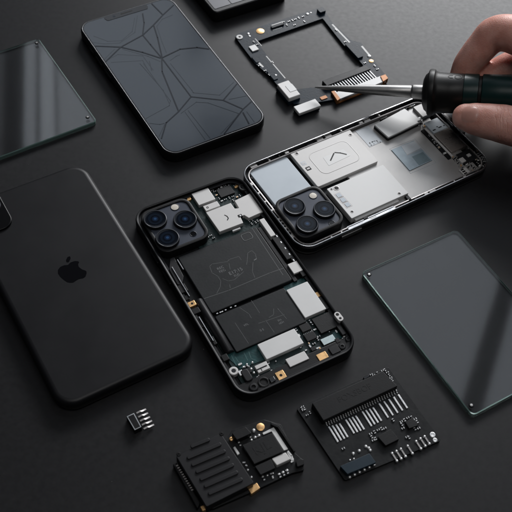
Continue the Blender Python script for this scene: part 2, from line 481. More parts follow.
lines_thick = [[T5(300, 200), T5(345, 255), T5(408, 330), T6(218, 157)], [T6(218, 157), T6(355, 172)], [T6(355, 172), T6(440, 210)],
               [T6(440, 210), T6(475, 178)], [T6(355, 172), T6(413, 103)], [T6(218, 157), T6(165, 220)], [T6(165, 220), T6(112, 268), T6(92, 335)],
               [T5(408, 330), T6(95, 50), T6(165, 220)], [T6(440, 210), T6(360, 315)], [T6(440, 225), T6(465, 272)],
               [T5(300, 200), T5(175, 268)], [T5(175, 268), T5(20, 262)], [T5(175, 268), T5(85, 355)], [T5(175, 268), T5(300, 298), T5(400, 330)],
               [T5(300, 200), T5(308, 130), T5(300, 78)], [T5(300, 200), T5(362, 142), T5(415, 85), T5(475, 30)], [T5(415, 85), T5(352, 22)],
               [T5(362, 142), T5(385, 215), T5(410, 325)], [T5(408, 330), T5(512, 280), (197, 47.5), (216, 50)]]
lines_thin = [[T5(0, 240), T5(80, 250), T5(170, 245), T5(255, 185), T5(270, 90)], [T5(20, 205), T5(100, 235), T5(180, 232), T5(240, 180), T5(255, 100)],
              [T5(100, 340), T5(160, 310), T5(300, 318), T5(360, 400)], [T5(120, 355), T5(300, 345), T5(330, 398)],
              [T5(70, 350), T5(140, 280)], [T5(185, 280), T5(330, 320), T5(400, 350)],
              [T5(380, 150), T5(410, 240), T5(435, 300)], [T5(380, 150), T5(410, 110), T5(470, 85)], [T5(455, 345), T5(490, 320), T5(512, 312)],
              [T6(130, 15), T6(222, 130), T6(228, 140), T6(340, 150), T6(400, 95)], [T6(15, 15), T6(130, 175), T6(125, 195), T6(25, 250)], [T6(0, 15), T6(100, 130), T6(125, 185)],
              [T6(205, 215), T6(300, 335)], [T6(192, 222), T6(278, 340)], [T6(175, 228), T6(240, 180), T6(290, 183), T6(420, 228), T6(410, 245), T6(345, 315)],
              [T6(455, 220), T6(488, 265)], [T6(380, 168), T6(470, 150)], [T6(105, 270), T6(85, 275), T6(40, 270)], [T6(105, 275), T6(82, 325)], [T6(50, 45), T6(40, 5)]]
def clip_stroke(bb, pts, w, z):
    P_ = [Vector(th.l(x, y, 8.1)) for x, y in pts]; lx, ly = W / 2 - 2.4, H / 2 - 2.4
    for a_, c_ in zip(P_, P_[1:]):
        t0, t1, d_ = 0., 1., c_ - a_
        for p_, q_ in ((-d_.x, a_.x + lx), (d_.x, lx - a_.x), (-d_.y, a_.y + ly), (d_.y, ly - a_.y)):
            if abs(p_) < 1e-9:
                if q_ < 0: t1 = -1
            elif p_ < 0: t0 = max(t0, q_ / p_)
            else: t1 = min(t1, q_ / p_)
        if t1 - t0 > .02: bb.stroke([a_ + d_ * t0, a_ + d_ * t1], w, z)
b.use('screen_thin')
for k, q in enumerate(lines_thin): clip_stroke(b, q, .42, zl + .004 * k)
b.use('screen_line')
for k, q in enumerate(lines_thick): clip_stroke(b, q, .85, zl + .1 + .004 * k)
screen = b.put('screen', None, th)
# notch with earpiece slot
nx0, nx1 = -15.5, 15.5; ny = H / 2 - 2.0
b = B().use('notch').prism(fillet([(-17, ny), (17, ny), (15.2, ny - 4.6), (-15.2, ny - 4.6)], 1.4, 4), 8.1, 8.34, .03, 1)
b.use('lens_step').disc(-9.5, ny - 2.2, 8.36, 1.0)
b.put('notch', None, screen)
B().use('dark_print').prism(rrect(-4.5, ny - 2.4, 4.5, ny - 1.3, .5), 8.3, 8.38, .02, 1).put('earpiece_slot', None, screen)
for y0, y1 in ((41, 47), (27, 37), (13, 23)):
    B().use('black_metal').prism(rrect(-W / 2 - .75, y0, -W / 2 + .3, y1, .25), 3.0, 5.4, .3, 2, True).put('side_button', None, th)
B().use('black_metal').prism(rrect(W / 2 - .3, 18, W / 2 + .7, 34, .25), 3.0, 5.4, .3, 2, True).put('side_button', None, th)

# ------------------------------------------------------------------ black back phone
W, H = 77.3, 149.4
th = Th('smartphone', 'matte black smartphone lying face down with a fruit emblem on its back', 'phone', (-99.1, -28.3, 0), R(33.96), 'closed smartphones')
o = rrect(-W / 2, -H / 2, W / 2, H / 2, 11, 12)
sec = [(2.2, 0), (.9, .5), (.2, 1.6), (0, 3.0), (0, 5.2), (.15, 6.1), (.6, 6.95), (1.3, 7.55), (2.2, 7.9), (3.2, 8.0)]
b = B(); rs = [b.ring_(inset(o, d), z) for d, z in sec]
b.use('black_metal').loft(rs[:6], True, False); b.use('back_glass').loft(rs[5:], False, True)
back = b.put('body', None, th, 40)
E_ = lambda x, y: (48 + x / 10.667, 250 + y / 10.667)
ap = [(212, 160), (240, 132), (285, 117), (338, 120), (322, 150), (330, 180), (365, 207), (410, 222), (412, 250), (400, 285), (375, 302), (330, 310), (298, 328), (270, 348), (240, 350), (205, 345), (165, 318), (128, 285), (105, 250), (106, 212), (130, 180), (170, 162)]
lf = [(195, 132), (192, 105), (208, 75), (240, 62), (240, 95), (222, 132)]
b = B().use('gloss_black')
for pl in (ap, lf): b.prism(fillet([th.l(*E_(x, y), 8.05) for x, y in pl], 1.0, 3), 7.95, 8.06, .02, 1)
b.put('fruit_emblem', None, th)
cm = rrect(-W / 2 + 5, H / 2 - 42, -W / 2 + 31, H / 2 - 5.5, 7, 8)
# the bump reaches the spot seen at the left edge of the photo
bx, by = th.l(14.3, 222, 9)
cm = rrect(bx - 27, by - 2, bx, by + 34, 7, 8)
mod = B().use('bump_black').prism(cm, 7.8, 9.3, .6, 3).put('camera_module', None, th)
for lx, ly in ((bx - 19, by + 25), (bx - 19, by + 8), (bx - 7.5, by + 16.5)):
    prof = [(5.6, 9.2), (5.6, 10.2), (5.3, 10.5), (5.0, 10.5), (4.8, 10.1), (3.4, 10.0), (3.3, 9.7), (1.6, 9.65), (1.5, 9.8), (.3, 9.9)]
    B().lathe(lx, ly, prof, 40, ['black_metal', 'lens_rim', 'lens_rim', 'black_metal', 'lens_black', 'lens_step', 'lens_black', 'lens_blue', 'lens_blue']).put('lens', None, mod)
B().use('flash').lathe(bx - 7.2, by + 27, [(2.2, 9.25), (2.1, 9.42), (.3, 9.5)], 24).put('flash', None, mod)
for y0, y1 in ((41, 47), (27, 37), (13, 23)):
    B().use('black_metal').prism(rrect(-W / 2 - .5, y0, -W / 2 + .3, y1, .2), 2.8, 5.0, .25, 2, True).put('side_button', None, th)

# ------------------------------------------------------------------ device cut by the upper edge
c = at(214.5, 13.5, 9); c.z = 0
th = Th('handheld_device', 'black device with a grey panel cut off by the top edge of the photo', 'device', c, R(33.3))
def T4(x, y): return (200 + x / 5.12, y / 5.12)
o = rrect(0, 0, 60, 78, 4, 6)
b = B().use('black_metal'); b.loft([b.ring_(inset(o, d), z) for d, z in [(1.2, 0), (.2, .8), (0, 2), (0, 7.6), (.3, 8.6), (1.0, 9)]])
b.put('body', None, th)
b = B().use('panel_grey').prism(rrect(2.4, 4, 15.4, 74, .8), 8.9, 9.25, .08); b.prism(rrect(15.9, 4, 30, 74, .8), 8.9, 9.25, .08).prism(rrect(30.5, 4, 57, 74, .8), 8.9, 9.25, .08)
b.put('panel', None, th)

# ------------------------------------------------------------------ opened phone in the centre
W, H = 71.3, 138.1
th = Th('opened_smartphone', 'black smartphone opened to show its batteries, shields and circuit boards', 'phone', (-7.75, -20.84, 0), R(32.19), 'opened smartphones')
C = th; th.lim = (W / 2 - 1.8, H / 2 - 1.8)
o = rrect(-W / 2, -H / 2, W / 2, H / 2, 10.5, 12)
b = B().use('black_metal')
ins = inset(o, 1.7)
outer_sec = [(1.2, 0), (.3, .7), (0, 2.0), (0, 6.6), (.15, 7.4), (.55, 8.0)]
rs = [b.ring_(inset(o, d), z) for d, z in outer_sec] + [b.ring_(inset(o, 1.3), 8.0), b.ring_(ins, 7.7), b.ring_(ins, 6.0), b.ring_(inset(o, 3.4), 5.9), b.ring_(inset(o, 3.5), 3.4)]
b.loft(rs, True, False); b.use('pcb_black').f(rs[-1])
frame = b.put('frame', None, th, 40)
# wider lower shelf of the frame
zt = 6.4
b = B().use('black_plastic').prism([(-W / 2 + 3.2, -H / 2 + 4.5), (-W / 2 + 11, -H / 2 + 1.9), (W / 2 - 11, -H / 2 + 1.9), (W / 2 - 3.2, -H / 2 + 4.5), (W / 2 - 3.2, -H / 2 + 10), (-W / 2 + 3.2, -H / 2 + 10)], 3.3, 5.6, .3)
b.put('lower_tray', None, th)
def t1(x, y): return (120 + x / 5.12, 160 + y / 5.12)
def t2(x, y): return (200 + x / 5.12, 160 + y / 5.12)
def t3(x, y): return (170 + x / 5.12, 240 + y / 5.12)
def t4(x, y): return (260 + x / 5.12, 240 + y / 5.12)
def t5(x, y): return (200 + x / 5.12, 300 + y / 5.12)
def t6(x, y): return (270 + x / 5.12, 300 + y / 5.12)
def z1(x, y): return (180 + x / 2.695, 270 + y / 2.695)
# boards
b = B().use('pcb_dark').prism(th.rect([(184, 193), (250, 176), (270, 222), (205, 240)], 4.2, .5), 3.35, 4.2, .1)
brd = b.put('upper_board', None, th)
x0, y0 = th.l(275, 330, 4.2)
b = B().use('pcb_dark').prism(rrect(-30, -H / 2 + 9, 31.5, -H / 2 + 52, .8), 3.35, 4.3, .1)
b.use('pcb_green').prism(fillet(th.poly([t5(120, 275), t5(285, 212), t5(345, 300), t5(205, 352)], 4.6), .5), 4.2, 4.6, .08)
b.prism(fillet(th.poly([(283, 287), (308, 275), (312, 281), (288, 293)], 4.6), .4), 4.2, 4.6, .08)
b.prism(fillet(th.poly([(332, 333), (344, 326), (348, 334), (336, 341)], 4.6), .4), 4.2, 4.6, .08)
b.use('trace')
for q in ([t5(180, 290), t5(195, 315), t5(215, 330)], [t5(250, 265), t5(262, 300), t5(290, 310)], [t5(160, 282), t5(185, 335)], [t5(225, 270), t5(245, 310)]):
    b.stroke([th.l(*p_, 4.6) for p_ in q], .28, 4.64)
lob = b.put('lower_board', None, th)
# batteries
ZB = 6.5
bat_px = [(176, 258), (253, 226), (291, 281), (209, 310)]
ob = block(th, 'battery', [(177, 258), (256, 226), (293, 281), (211.5, 312)], 3.5, ZB, 'battery', r=1.2, bev=.5)
bl = B().use('battery_line')
bl.stroke([th.l(*t3(175, 300), ZB), th.l(*t3(300, 258), ZB), th.l(*t3(512, 168), ZB), th.l(284, 268, ZB)], .3, ZB + .03)
bl.stroke([th.l(x, y, ZB) for x, y in ((252, 228), (283, 275))], .32, ZB + .035)
def g(x, y): return (205 + x / 8.533, 240 + y / 8.533)
for q in ([g(40, 225), g(60, 280), g(110, 310), g(135, 350), g(130, 400), g(100, 455)], [g(40, 225), g(60, 205), g(190, 185), g(210, 165), g(290, 140), g(310, 170)],
          [g(360, 180), g(365, 110), g(400, 90), g(430, 120), g(440, 165)], [g(410, 190), g(405, 270), g(425, 320)], [g(205, 200), g(215, 250)],
          [g(150, 330), g(200, 350), g(250, 340), g(330, 270)], [g(210, 380), g(215, 410)], [g(360, 180), g(355, 210)]):
    bl.stroke([th.l(*p_, ZB) for p_ in q], .22, ZB + .03)
x, y = th.l(*t2(240, 392), ZB); bl.ring(rrect(x - 3.2, y - 2.6, x + 3.2, y + 2.6, 1.4, 4), rrect(x - 2.8, y - 2.2, x + 2.8, y + 2.2, 1.1, 4), ZB - .05, ZB + .1, .05)
bl.put('outline_print', None, ob)
yw = 0
x, y = th.l(*g(140, 252), ZB); text(th, 'REC\nFEG', x, y, ZB + .04, 2.3, yw, 'battery_print', ob)
x, y = th.l(*g(262, 268), ZB); text(th, 'E17:15', x, y, ZB + .04, 3.1, yw, 'battery_print', ob)
x, y = th.l(*g(270, 300), ZB); text(th, 'ELEI', x, y, ZB + .04, 1.9, yw, 'battery_print', ob)
x, y = th.l(*g(430, 168), ZB); B().use('battery_print').stroke([(x - .8, y), (x + .8, y + .3)], .5, ZB + .04).put('printed_mark', None, ob)
ob2 = block(th, 'battery', [(213.5, 315), (288.5, 287.5), (304.5, 324.5), (235.5, 350.5)], 3.5, ZB - .3, 'battery', r=.9, bev=.4)
ob2['label'] = 'lower battery with three small printed marks'; ob['label'] = 'upper battery with printed writing'
def g2(x, y): return (235 + x / 8.533, 290 + y / 8.533)
bl = B().use('battery_line')
for q in ([g2(0, 280), g2(115, 455)], [g2(262, 258), g2(335, 362)], [g2(140, 90), g2(210, 195)], [g2(40, 150), g2(120, 205), g2(140, 240)], [g2(200, 285), g2(260, 265), g2(420, 210)],
          [g2(330, 160), g2(330, 210), g2(290, 235)], [g2(365, 160), g2(440, 245)]):
    bl.stroke([th.l(*p_, ZB - .3) for p_ in q], .22, ZB - .27)
bl.put('outline_print', None, ob2)
for (xx, yy), s_, tx in ((g2(95, 298), 1.9, 'VFL'), (g2(230, 342), 1.9, '0 E'), (g2(388, 270), 1.8, 'FH\nnEH'), (g2(370, 165), 1.8, 'I')):
    x, y = th.l(xx, yy, ZB - .3); text(th, tx, x, y, ZB - .26, s_, yw, 'battery_print', ob2)
b = B().use('tin')
for xx, yy in ((242, 376), (258, 370), (268, 366), (285, 358), (312, 345), (335, 338)):
    x, y = th.l(*t3(xx, yy), ZB - .3); b.prism(rrect(x - .5, y - .3, x + .5, y + .3, .1), ZB - .4, ZB - .2, .03, 1)
b.put('solder_tabs', None, ob2)
# shields
block(th, 'shield', [t1(345, 155), t1(440, 125), t1(475, 180), t1(400, 212)], 4, 6.6, 'shield', bev=.25)
block(th, 'connector', [t1(405, 205), t1(470, 183), t1(482, 205), t1(415, 230)], 4, 6.0, 'black_plastic')
s2 = block(th, 'shield', [t1(425, 238), t1(495, 208), t1(512, 232), t1(442, 264)], 4, 6.0, 'shield', bev=.2)
x, y = th.l(*t1(448, 243), 6); B().use('dark_print').tube_ring(x, y, 5.95, 6.06, .75, .35, 14, .03).put('locating_hole', None, s2)
big = fillet(th.poly([t2(30, 268), t2(157, 219), t2(178, 248), t2(199, 246), t2(176, 208), t2(256, 170), t2(328, 262), t2(250, 297), t2(226, 282), t2(207, 290), t2(222, 322), t2(100, 368)], 6.8), .35, 3)
sh = B().use('shield').prism(big, 4, 6.8, .28, 3).put('shield', None, th); sh['label'] = 'large stepped metal shield'
b = B().use('dark_print'); b.stroke([th.l(*t2(x, y), 6.8) for x, y in ((126, 282), (138, 288), (145, 298), (140, 308))], .6, 6.83)
b.put('slot', None, sh)
x, y = th.l(*t2(205, 290), 6); B().use('black_plastic').prism(rrect(x - 1.3, y - 1.0, x + 1.3, y + 1.0, .3), 4.2, 7.0, .2).use('tin').prism(rrect(x - .3, y - .7, x + .5, y + .4, .1), 6.9, 7.1, .04, 1).put('spring_clip', None, th)
block(th, 'chip', [t2(82, 152), t2(150, 128), t2(182, 166), t2(108, 192)], 4.1, 5.5, 'chip')
for k, (xx, yy) in enumerate(((90, 140), (105, 132), (122, 124), (140, 118), (75, 160), (85, 178), (98, 195), (112, 208), (130, 200), (150, 192), (168, 186), (190, 188), (204, 180), (160, 118), (178, 130), (170, 205), (60, 150))):
    smd(th, *t2(xx, yy), 4.2, 1.5, .75, (0 if k % 3 else math.pi / 2), .7, body=('chip', 'white_paint', 'gold')[k % 3 if k % 2 else 0])
for xx, yy in ((155, 116), (190, 130), (184, 137)):
    x, y = th.l(*t2(xx, yy), 5); B().use('gold').prism(rrect(x - .9, y - .6, x + .9, y + .6, .2), 4.2, 5.0, .1).put('gold_contact', None, th)
x, y = th.l(*t2(222, 138), 6.2); B().use('black_plastic').tube_ring(x, y, 4, 6.4, 3.0, 1.7, 28, .3).use('lens_black').lathe(x, y, [(1.8, 5.2), (1.2, 5.5), (.2, 5.6)], 20).put('front_camera', None, th)
x, y = th.l(*t1(318, 180), 5.5); y = min(y, th.lim[1] - 1.9); B().use('gold').prism(rrect(x - 3.6, y - 1.6, x + 3.6, y + 1.6, .8), 4, 5.6, .15).use('dark_print').disc(x + .6, y, 5.63, .9).put('gold_contact', None, th)
block(th, 'gap_strip', [t2(165, 358), t2(205, 344), t2(208, 350), t2(168, 366)], 4, 5.6, 'white_shield', r=.1, bev=.08)
for xx, yy in ((265, 325), (285, 318), (252, 312), (295, 310), (268, 308), (40, 395), (55, 385), (70, 398)):
    smd(th, *t2(xx, yy), 4.3, 1.4, .8, math.pi / 2 if xx > 100 else 0, .7)
# camera module
camera_module(th, [t1(85, 285), t1(325, 178), t1(472, 370), t1(232, 496)], 9.8, [t1(180, 300), t1(333, 300), t1(243, 396)], t1(281, 238), t1(375, 375), 6.55)
# right rail: clip, black modules, silver block
block(th, 'clip', [t2(300, 305), t2(325, 298), t2(390, 380), t2(365, 395)], 4, 7.0, 'shield', bev=.3, r=.5)
sd = block(th, 'side_module', [(272.5, 238.5), (277.5, 235.5), (292, 257), (287, 260.5)], 4, 7.0, 'black_plastic', bev=.3)
block(th, 'side_rail', [(278, 233), (281.5, 231.5), (301, 259), (298, 261)], 4, 6.8, 'charcoal', bev=.25)
b = B().use('tin')
for k in range(5):
    x, y = th.l(277 + 4.2 * k, 236 + 6.0 * k, 7.1); b.prism(rrect(x - .35, y - .7, x + .35, y + .7, .1), 6.7, 7.05, .05, 1)
b.put('contacts', None, sd)
b = B().use('charcoal').prism(th.rect([t4(158, 118), t4(205, 97), t4(242, 145), t4(196, 166)], 6.9, .4), 3.6, 5.9, .1).use('shield').prism(inset(th.rect([t4(158, 118), t4(205, 97), t4(242, 145), t4(196, 166)], 6.9, .4), .05), 5.9, 7.0, .22)
b.put('connector_cap', None, th)
b = B().use('battery_line'); 
block(th, 'flex_strip', [(258, 228), (261, 226.5), (297, 280), (294, 282)], 3.6, 5.8, 'charcoal', r=.2, bev=.1)
# right shield + chips
block(th, 'shield', [t4(135, 258), t4(238, 210), t4(342, 350), t4(232, 400)], 4, 6.9, 'white_shield', r=.5, bev=.28)
block(th, 'shield', [(256.8, 345.3), (294, 327.8), (303.4, 342.2), (267.8, 360)], 4, 6.9, 'white_shield', r=.5, bev=.28)
block(th, 'chip', [t4(265, 405), t4(350, 368), t4(402, 436), t4(315, 482)], 4.2, 6.2, 'chip', r=.3)
for q in ([t6(145, 130), t6(192, 114), t6(215, 146), t6(168, 166)], [t6(172, 178), t6(220, 156), t6(242, 190), t6(193, 214)]):
    ob = block(th, 'chip', q, 4.2, 5.8, 'chip', r=.15)
    b = B().use('tin'); rr = th.rect(q, 5.0, 0)
    for k in range(6):
        for sgn in (0, 2):
            t = (k + .5) / 6; p_ = Vector(rr[sgn]).lerp(Vector(rr[(sgn + 1) % 4]), t); b.prism(rrect(p_.x - .22, p_.y - .5, p_.x + .22, p_.y + .5, .05), 4.3, 4.75, .04, 1)
    b.put('chip_pins', None, ob)
b = B().use('charcoal').prism(th.rect([t6(255, 200), t6(320, 175), t6(342, 202), t6(276, 236)], 5.6, .3), 4.2, 5.2, .1).use('teal_white').prism(inset(th.rect([t6(255, 200), t6(320, 175), t6(342, 202), t6(276, 236)], 5.6, .3), .2), 5.2, 5.6, .1)
b.put('crystal', None, th)
block(th, 'chip', [t6(300, 246), t6(342, 224), t6(362, 258), t6(320, 282)], 4.2, 6.4, 'charcoal')
block(th, 'gold_contact', [t6(235, 280), t6(282, 262), t6(301, 290), t6(255, 314)], 4.2, 6.0, 'gold')
ob = block(th, 'gold_contact', [t6(25, 372), t6(66, 357), t6(86, 393), t6(45, 413)], 4.2, 6.0, 'gold')
x, y = th.l(*t6(56, 385), 6.0); B().use('dark_print').disc(x, y, 6.03, .8).put('screw_hole', None, ob)
b = B().use('black_plastic').prism(th.rect([t6(84, 312), t6(186, 272), t6(214, 320), t6(110, 366)], 4.9, .4), 4, 4.9, .15)
b.use('shield').prism(th.rect([t6(80, 300), t6(178, 262), t6(200, 300), t6(100, 345)], 6.2, .3), 4.6, 6.2, .2); b.put('vibration_motor', None, th)
# figure-eight bracket, right edge
xa, ya = th.l(*t6(344, 78), 7.6); xb, yb = th.l(*t6(359, 97), 7.6)
d = Vector((xb - xa, yb - ya)).normalized(); nn = Vector((-d.y, d.x))
pa, pb = Vector((xa, ya)) - d * 1.7, Vector((xb, yb)) + d * 1.7
b = B().use('shield').prism(fillet([tuple(pa + nn * 1.7), tuple(pa - nn * 1.7), tuple(pb - nn * 1.7), tuple(pb + nn * 1.7)], 1.6, 6), 6.0, 8.35, .2)
b.use('dark_print').disc(xa, ya, 8.38, .95).disc(xb, yb, 8.38, .75); b.put('bracket', None, th)
hole_ring(th, 'screw_boss', *t5(172, 362), 4.5, 7.2, 2.4, 1.2, 'shield')
block(th, 'connector', [t5(280, 342), t5(336, 308), t5(358, 345), t5(302, 376)], 4.3, 6.4, 'shield', bev=.2)
b = B().use('tin')
for xx, yy, rr in ((262, 352, .85), (276, 372, .85), (240, 328, .7), (268, 318, .7), (222, 342, .65), (300, 385, .6), (388, 312, .5), (355, 352, .6), (250, 338, .5), (352, 312, .45)):
    x, y = th.l(*t5(xx, yy), 5.2); b.dot(x, y, 4.6, rr, rr * 1.1)
b.put('solder_beads', None, lob)
x, y = th.l(*t5(238, 382), 6.2); B().use('charcoal').prism(rrect(x - 2.2, y - 4.0, x + 2.2, y + 3.6, 1.6, 5), 4, 6.4, .6, 3).put('microphone', None, th)
block(th, 'spring_contact', [t5(195, 362), t5(216, 356), t5(224, 380), t5(202, 388)], 4.2, 6.0, 'tin', r=.3)
for q, r_ in ((t5(275, 444), 2.5), (t6(370, 236), 1.9), (t6(402, 198), 1.7)):
    screw(th, 'screw', *q, 5.6, r_, 'charcoal')
x, y = th.l(*t5(326, 420), 6.0); B().use('black_plastic').tube_ring(x, y, 4, 6.2, 3.0, 2.0, 24, .2).use('dark_print').disc(x, y, 4.6, 2.1).put('speaker_port', None, th)
block(th, 'gasket', [t5(352, 400), t5(376, 388), t5(388, 410), t5(364, 424)], 4, 6.6, 'gloss_black')
for xx, yy, a in ((150, 115, 0), (205, 108, 1), (215, 120, 1), (230, 150, 0), (245, 200, 1), (225, 222, 0), (245, 245, 0), (205, 235, 1), (135, 150, 1), (250, 185, 0), (150, 180, 1), (235, 105, 0), (262, 90, 0), (285, 70, 0), (340, 160, 1), (375, 200, 1), (360, 150, 1), (395, 215, 1), (350, 260, 0), (310, 216, 0), (215, 250, 0)):
    smd(th, *t6(xx, yy), 4.4, 1.7, .85, a * math.pi / 2, .8, body='chip' if (xx + yy) % 2 else 'white_paint')
for k, (xx, yy) in enumerate(((300, 262), (306, 271), (312, 280), (318, 289), (331, 306), (336, 313), (345, 336), (349, 328), (330, 350), (318, 362), (311, 366), (297, 371), (292, 375), (268, 362), (274, 357), (279, 354), (246, 366), (243, 372), (250, 379), (258, 378), (266, 376), (272, 371), (240, 364), (309, 343), (313, 348), (300, 346), (306, 350), (320, 348), (325, 343), (329, 331), (340, 329), (347, 345), (334, 358), (272, 384), (262, 388), (290, 384))):
    smd(th, xx, yy, 4.5, (1.5, 2.1, 1.2)[k % 3], (.8, 1.0, .7)[k % 3], (k * 7 % 2) * math.pi / 2, .8, body=('chip', 'chip', 'white_paint', 'gold')[k * 5 % 4])
for q in ([(300, 264), (304, 262.5), (311, 273), (307, 275)], [(322, 296), (326, 294), (334, 306), (330, 308)], [(345, 322), (349, 320), (354, 330), (350, 332)]):
    block(th, 'side_module', q, 4, 6.8, 'black_plastic', r=.4, bev=.3)
for q in ([t5(230, 352), t5(252, 344), t5(268, 366), t5(246, 376)], [t6(205, 244), t6(228, 234), t6(240, 252), t6(216, 262)], [t6(330, 200), t6(348, 192), t6(362, 212), t6(343, 222)]):
    block(th, 'chip', q, 4.2, 5.8, 'chip', r=.15)
x, y = th.l(*t5(318, 345), 6.4); B().use('dark_print').prism(rrect(x - 3.2, y - .5, x + 2.8, y + .3, .1), 6.35, 6.46, .02, 1).prism(rrect(x - 1.2, y - 1.8, x - .7, y - .6, .1), 6.35, 6.46, .02, 1).put('slot', None, th)
block(th, 'gold_contact', [t4(285, 268), t4(300, 262), t4(314, 284), t4(300, 291)], 4.2, 6.2, 'gold', r=.15)
# left rail: grey flex, gold contact, barrel, bright rods
ob = B().use('charcoal').prism(fillet(th.poly([t3(0, 95), t3(20, 85), t3(70, 185), t3(62, 228), t3(38, 228), t3(-5, 150)], 6.6), .6, 3), 4, 6.6, .3).put('grey_flex', None, th)
for q in ([t3(38, 98), t3(68, 150)], [t3(12, 135), t3(98, 288)], [t3(146, 392), t3(225, 514)]):
    x, y = zip(*[th.l(*p_, 7.4) for p_ in q]); xm = sum(x) / 2
    B().use('chrome').prism(rrect(xm - .28, min(y), xm + .28, max(y), .15), 5.5, 7.3, .1, 1).put('rail_strip', None, th)
ob = block(th, 'gold_contact', [t3(86, 320), t3(124, 308), t3(134, 332), t3(98, 344)], 4.2, 7.0, 'gold')
x, y = th.l(*t3(113, 325), 7.0); B().use('dark_print').disc(x, y, 7.03, .7).put('screw_hole', None, ob)
for q in ([t3(22, 240), t3(60, 225), t3(82, 262), t3(45, 280)], [t3(60, 292), t3(82, 282), t3(92, 304), t3(70, 314)], [t3(105, 355), t3(142, 340), t3(156, 366), t3(120, 384)], [t3(125, 405), t3(140, 396), t3(165, 445), t3(152, 455)], [t3(175, 480), t3(190, 470), t3(215, 510), t3(200, 520)],
          [t5(50, 190), t5(66, 182), t5(88, 222), t5(72, 232)], [t5(104, 285), t5(135, 272), t5(152, 300), t5(122, 316)]):
    block(th, 'side_module', q, 4, 6.6, 'black_plastic', r=.4, bev=.3)
ptsb = [th.l(*q, 7.6) for q in (t3(130, 300), t3(172, 292), t5(178, 250), t5(122, 272))]
xs = sorted(p_[0] for p_ in ptsb); ys = sorted(p_[1] for p_ in ptsb)
bx0, bx1, by0, by1 = (xs[0] + xs[1]) / 2, (xs[2] + xs[3]) / 2, (ys[0] + ys[1]) / 2, (ys[2] + ys[3]) / 2
xm, rb = (bx0 + bx1) / 2, (bx1 - bx0) / 2
b = B().use('charcoal'); rings = []
for y in (by0, by0 + .4, by1 - .4, by1):
    k = .92 if y in (by0, by1) else 1
    rings.append([b.bm.verts.new((xm - math.cos(math.pi * t / 16) * rb * k, y, 4.2 + math.sin(math.pi * t / 16) * 3.3 * k)) for t in range(17)])
b.loft(rings, True, True)
for q in b.bm.faces: q.normal_flip()
b.put('barrel', None, th)
for y0, y1 in ((30, 40), (14, 24)):
    B().use('black_metal').prism(rrect(-W / 2 - .6, y0, -W / 2 + .3, y1, .25), 3, 5.4, .3, 2, True).put('side_button', None, th)

# ------------------------------------------------------------------ silver framed opened phone
W, H = 72.4, 141.2
th = Th('opened_smartphone', 'silver framed smartphone opened to bare metal plates, under the screwdriver handle', 'phone', (63.2, 69.4, 0), R(124.68), 'opened smartphones')
o = rrect(-W / 2, -H / 2, W / 2, H / 2, 10.5, 12)
b = B().use('steel')
b.loft([b.ring_(inset(o, d), z) for d, z in [(1.4, 0), (.5, .5), (.1, 1.4), (0, 2.4)]], True, False)
b.use('black_metal').loft([b.ring_(inset(o, d), z) for d, z in [(0, 2.4), (.0, 6.0)]], False, False)
b.use('chrome').loft([b.ring_(inset(o, d), z) for d, z in [(0, 6.0), (0, 7.6), (.15, 7.9), (.35, 8.0), (.7, 8.0), (.85, 7.85), (.85, 5.2)]], False, False)
b.use('black_plastic').loft([b.ring_(inset(o, d), z) for d, z in [(.85, 5.2), (2.7, 5.2)]], False, False)
b.use('dull_steel').loft([b.ring_(inset(o, d), z) for d, z in [(2.7, 5.2), (2.7, 6.5), (2.8, 6.6), (3.3, 6.6), (3.45, 6.5), (3.45, 3.0)]], False, False)
b.use('pcb_black').flat(inset(o, 3.45), 3.0)
fr = b.put('frame', None, th, 40)
def u5(x, y): return (240 + x / 3.2, 90 + y / 3.2)
def u7(x, y): return (240 + x / 5.12, 150 + y / 5.12)
def u8(x, y): return (320 + x / 5.12, 90 + y / 5.12)
def u6(x, y): return (360 + x / 3.657, 90 + y / 3.657)
def u9(x, y): return (400 + x / 5.12, 90 + y / 5.12)
def u10(x, y): return (325 + x / 5.12, 175 + y / 5.12)
def u11(x, y): return (380 + x / 6.4, 100 + y / 6.4)
# rail bridges and lugs in the gap of the frame
random.seed(11)
for k in range(16):
    v0 = -H / 2 + 13 + k * 7.6 + random.uniform(-1.5, 1.5); ln = random.choice((1.0, 1.6, 2.6, 4.5))
    for sg in (-1, 1):
        if random.random() < .72:
            x0 = sg * (W / 2 - 1.85); B().use('satin_steel' if random.random() < .6 else 'charcoal').prism(rrect(x0 - .75, v0, x0 + .75, v0 + ln, .2), 5.1, 6.3 + random.random() * .8, .12).put('frame_lug', None, fr)
for k in range(7):
    u0 = -W / 2 + 12 + k * 7.6; B().use('satin_steel').prism(rrect(u0, H / 2 - 2.6, u0 + random.choice((1.2, 2.4)), H / 2 - 1.1, .2), 5.1, 6.7, .12).put('frame_lug', None, fr)
# plates
base = block(th, 'base_plate', [(330, 140), (428, 101), (470, 176), (372, 222)], 3.0, 4.6, 'brushed_plate', r=.6, bev=.2)
base['label'] = 'brushed plate carrying the blue grey chip'
block(th, 'pale_plate', [(250.5, 172), (287, 155), (318, 197), (280, 213)], 3.2, 5.4, 'blue_white', r=1.2, bev=.25)
b = B().use('dark_print')
for xx, yy in ((70, 85), (128, 65), (60, 145), (110, 230), (165, 290)):
    x, y = th.l(*u7(xx, yy), 5.5); b.prism(rrect(x - .9, y - .6, x + .9, y + .6, .3), 5.3, 5.9, .1)
b.put('edge_clips', None, fr)
cp = block(th, 'cover_plate', [(286.5, 152), (349.5, 131), (381.5, 163), (317.5, 184)], 3.6, 6.3, 'satin_steel', r=1.0, bev=.25)
cp['label'] = 'square plate with a raised frame and a dark chevron'
pol = fillet(th.rect([u5(212, 206), u5(342, 157), u5(388, 226), u5(264, 272)], 6.3, 0), 4.5, 6)
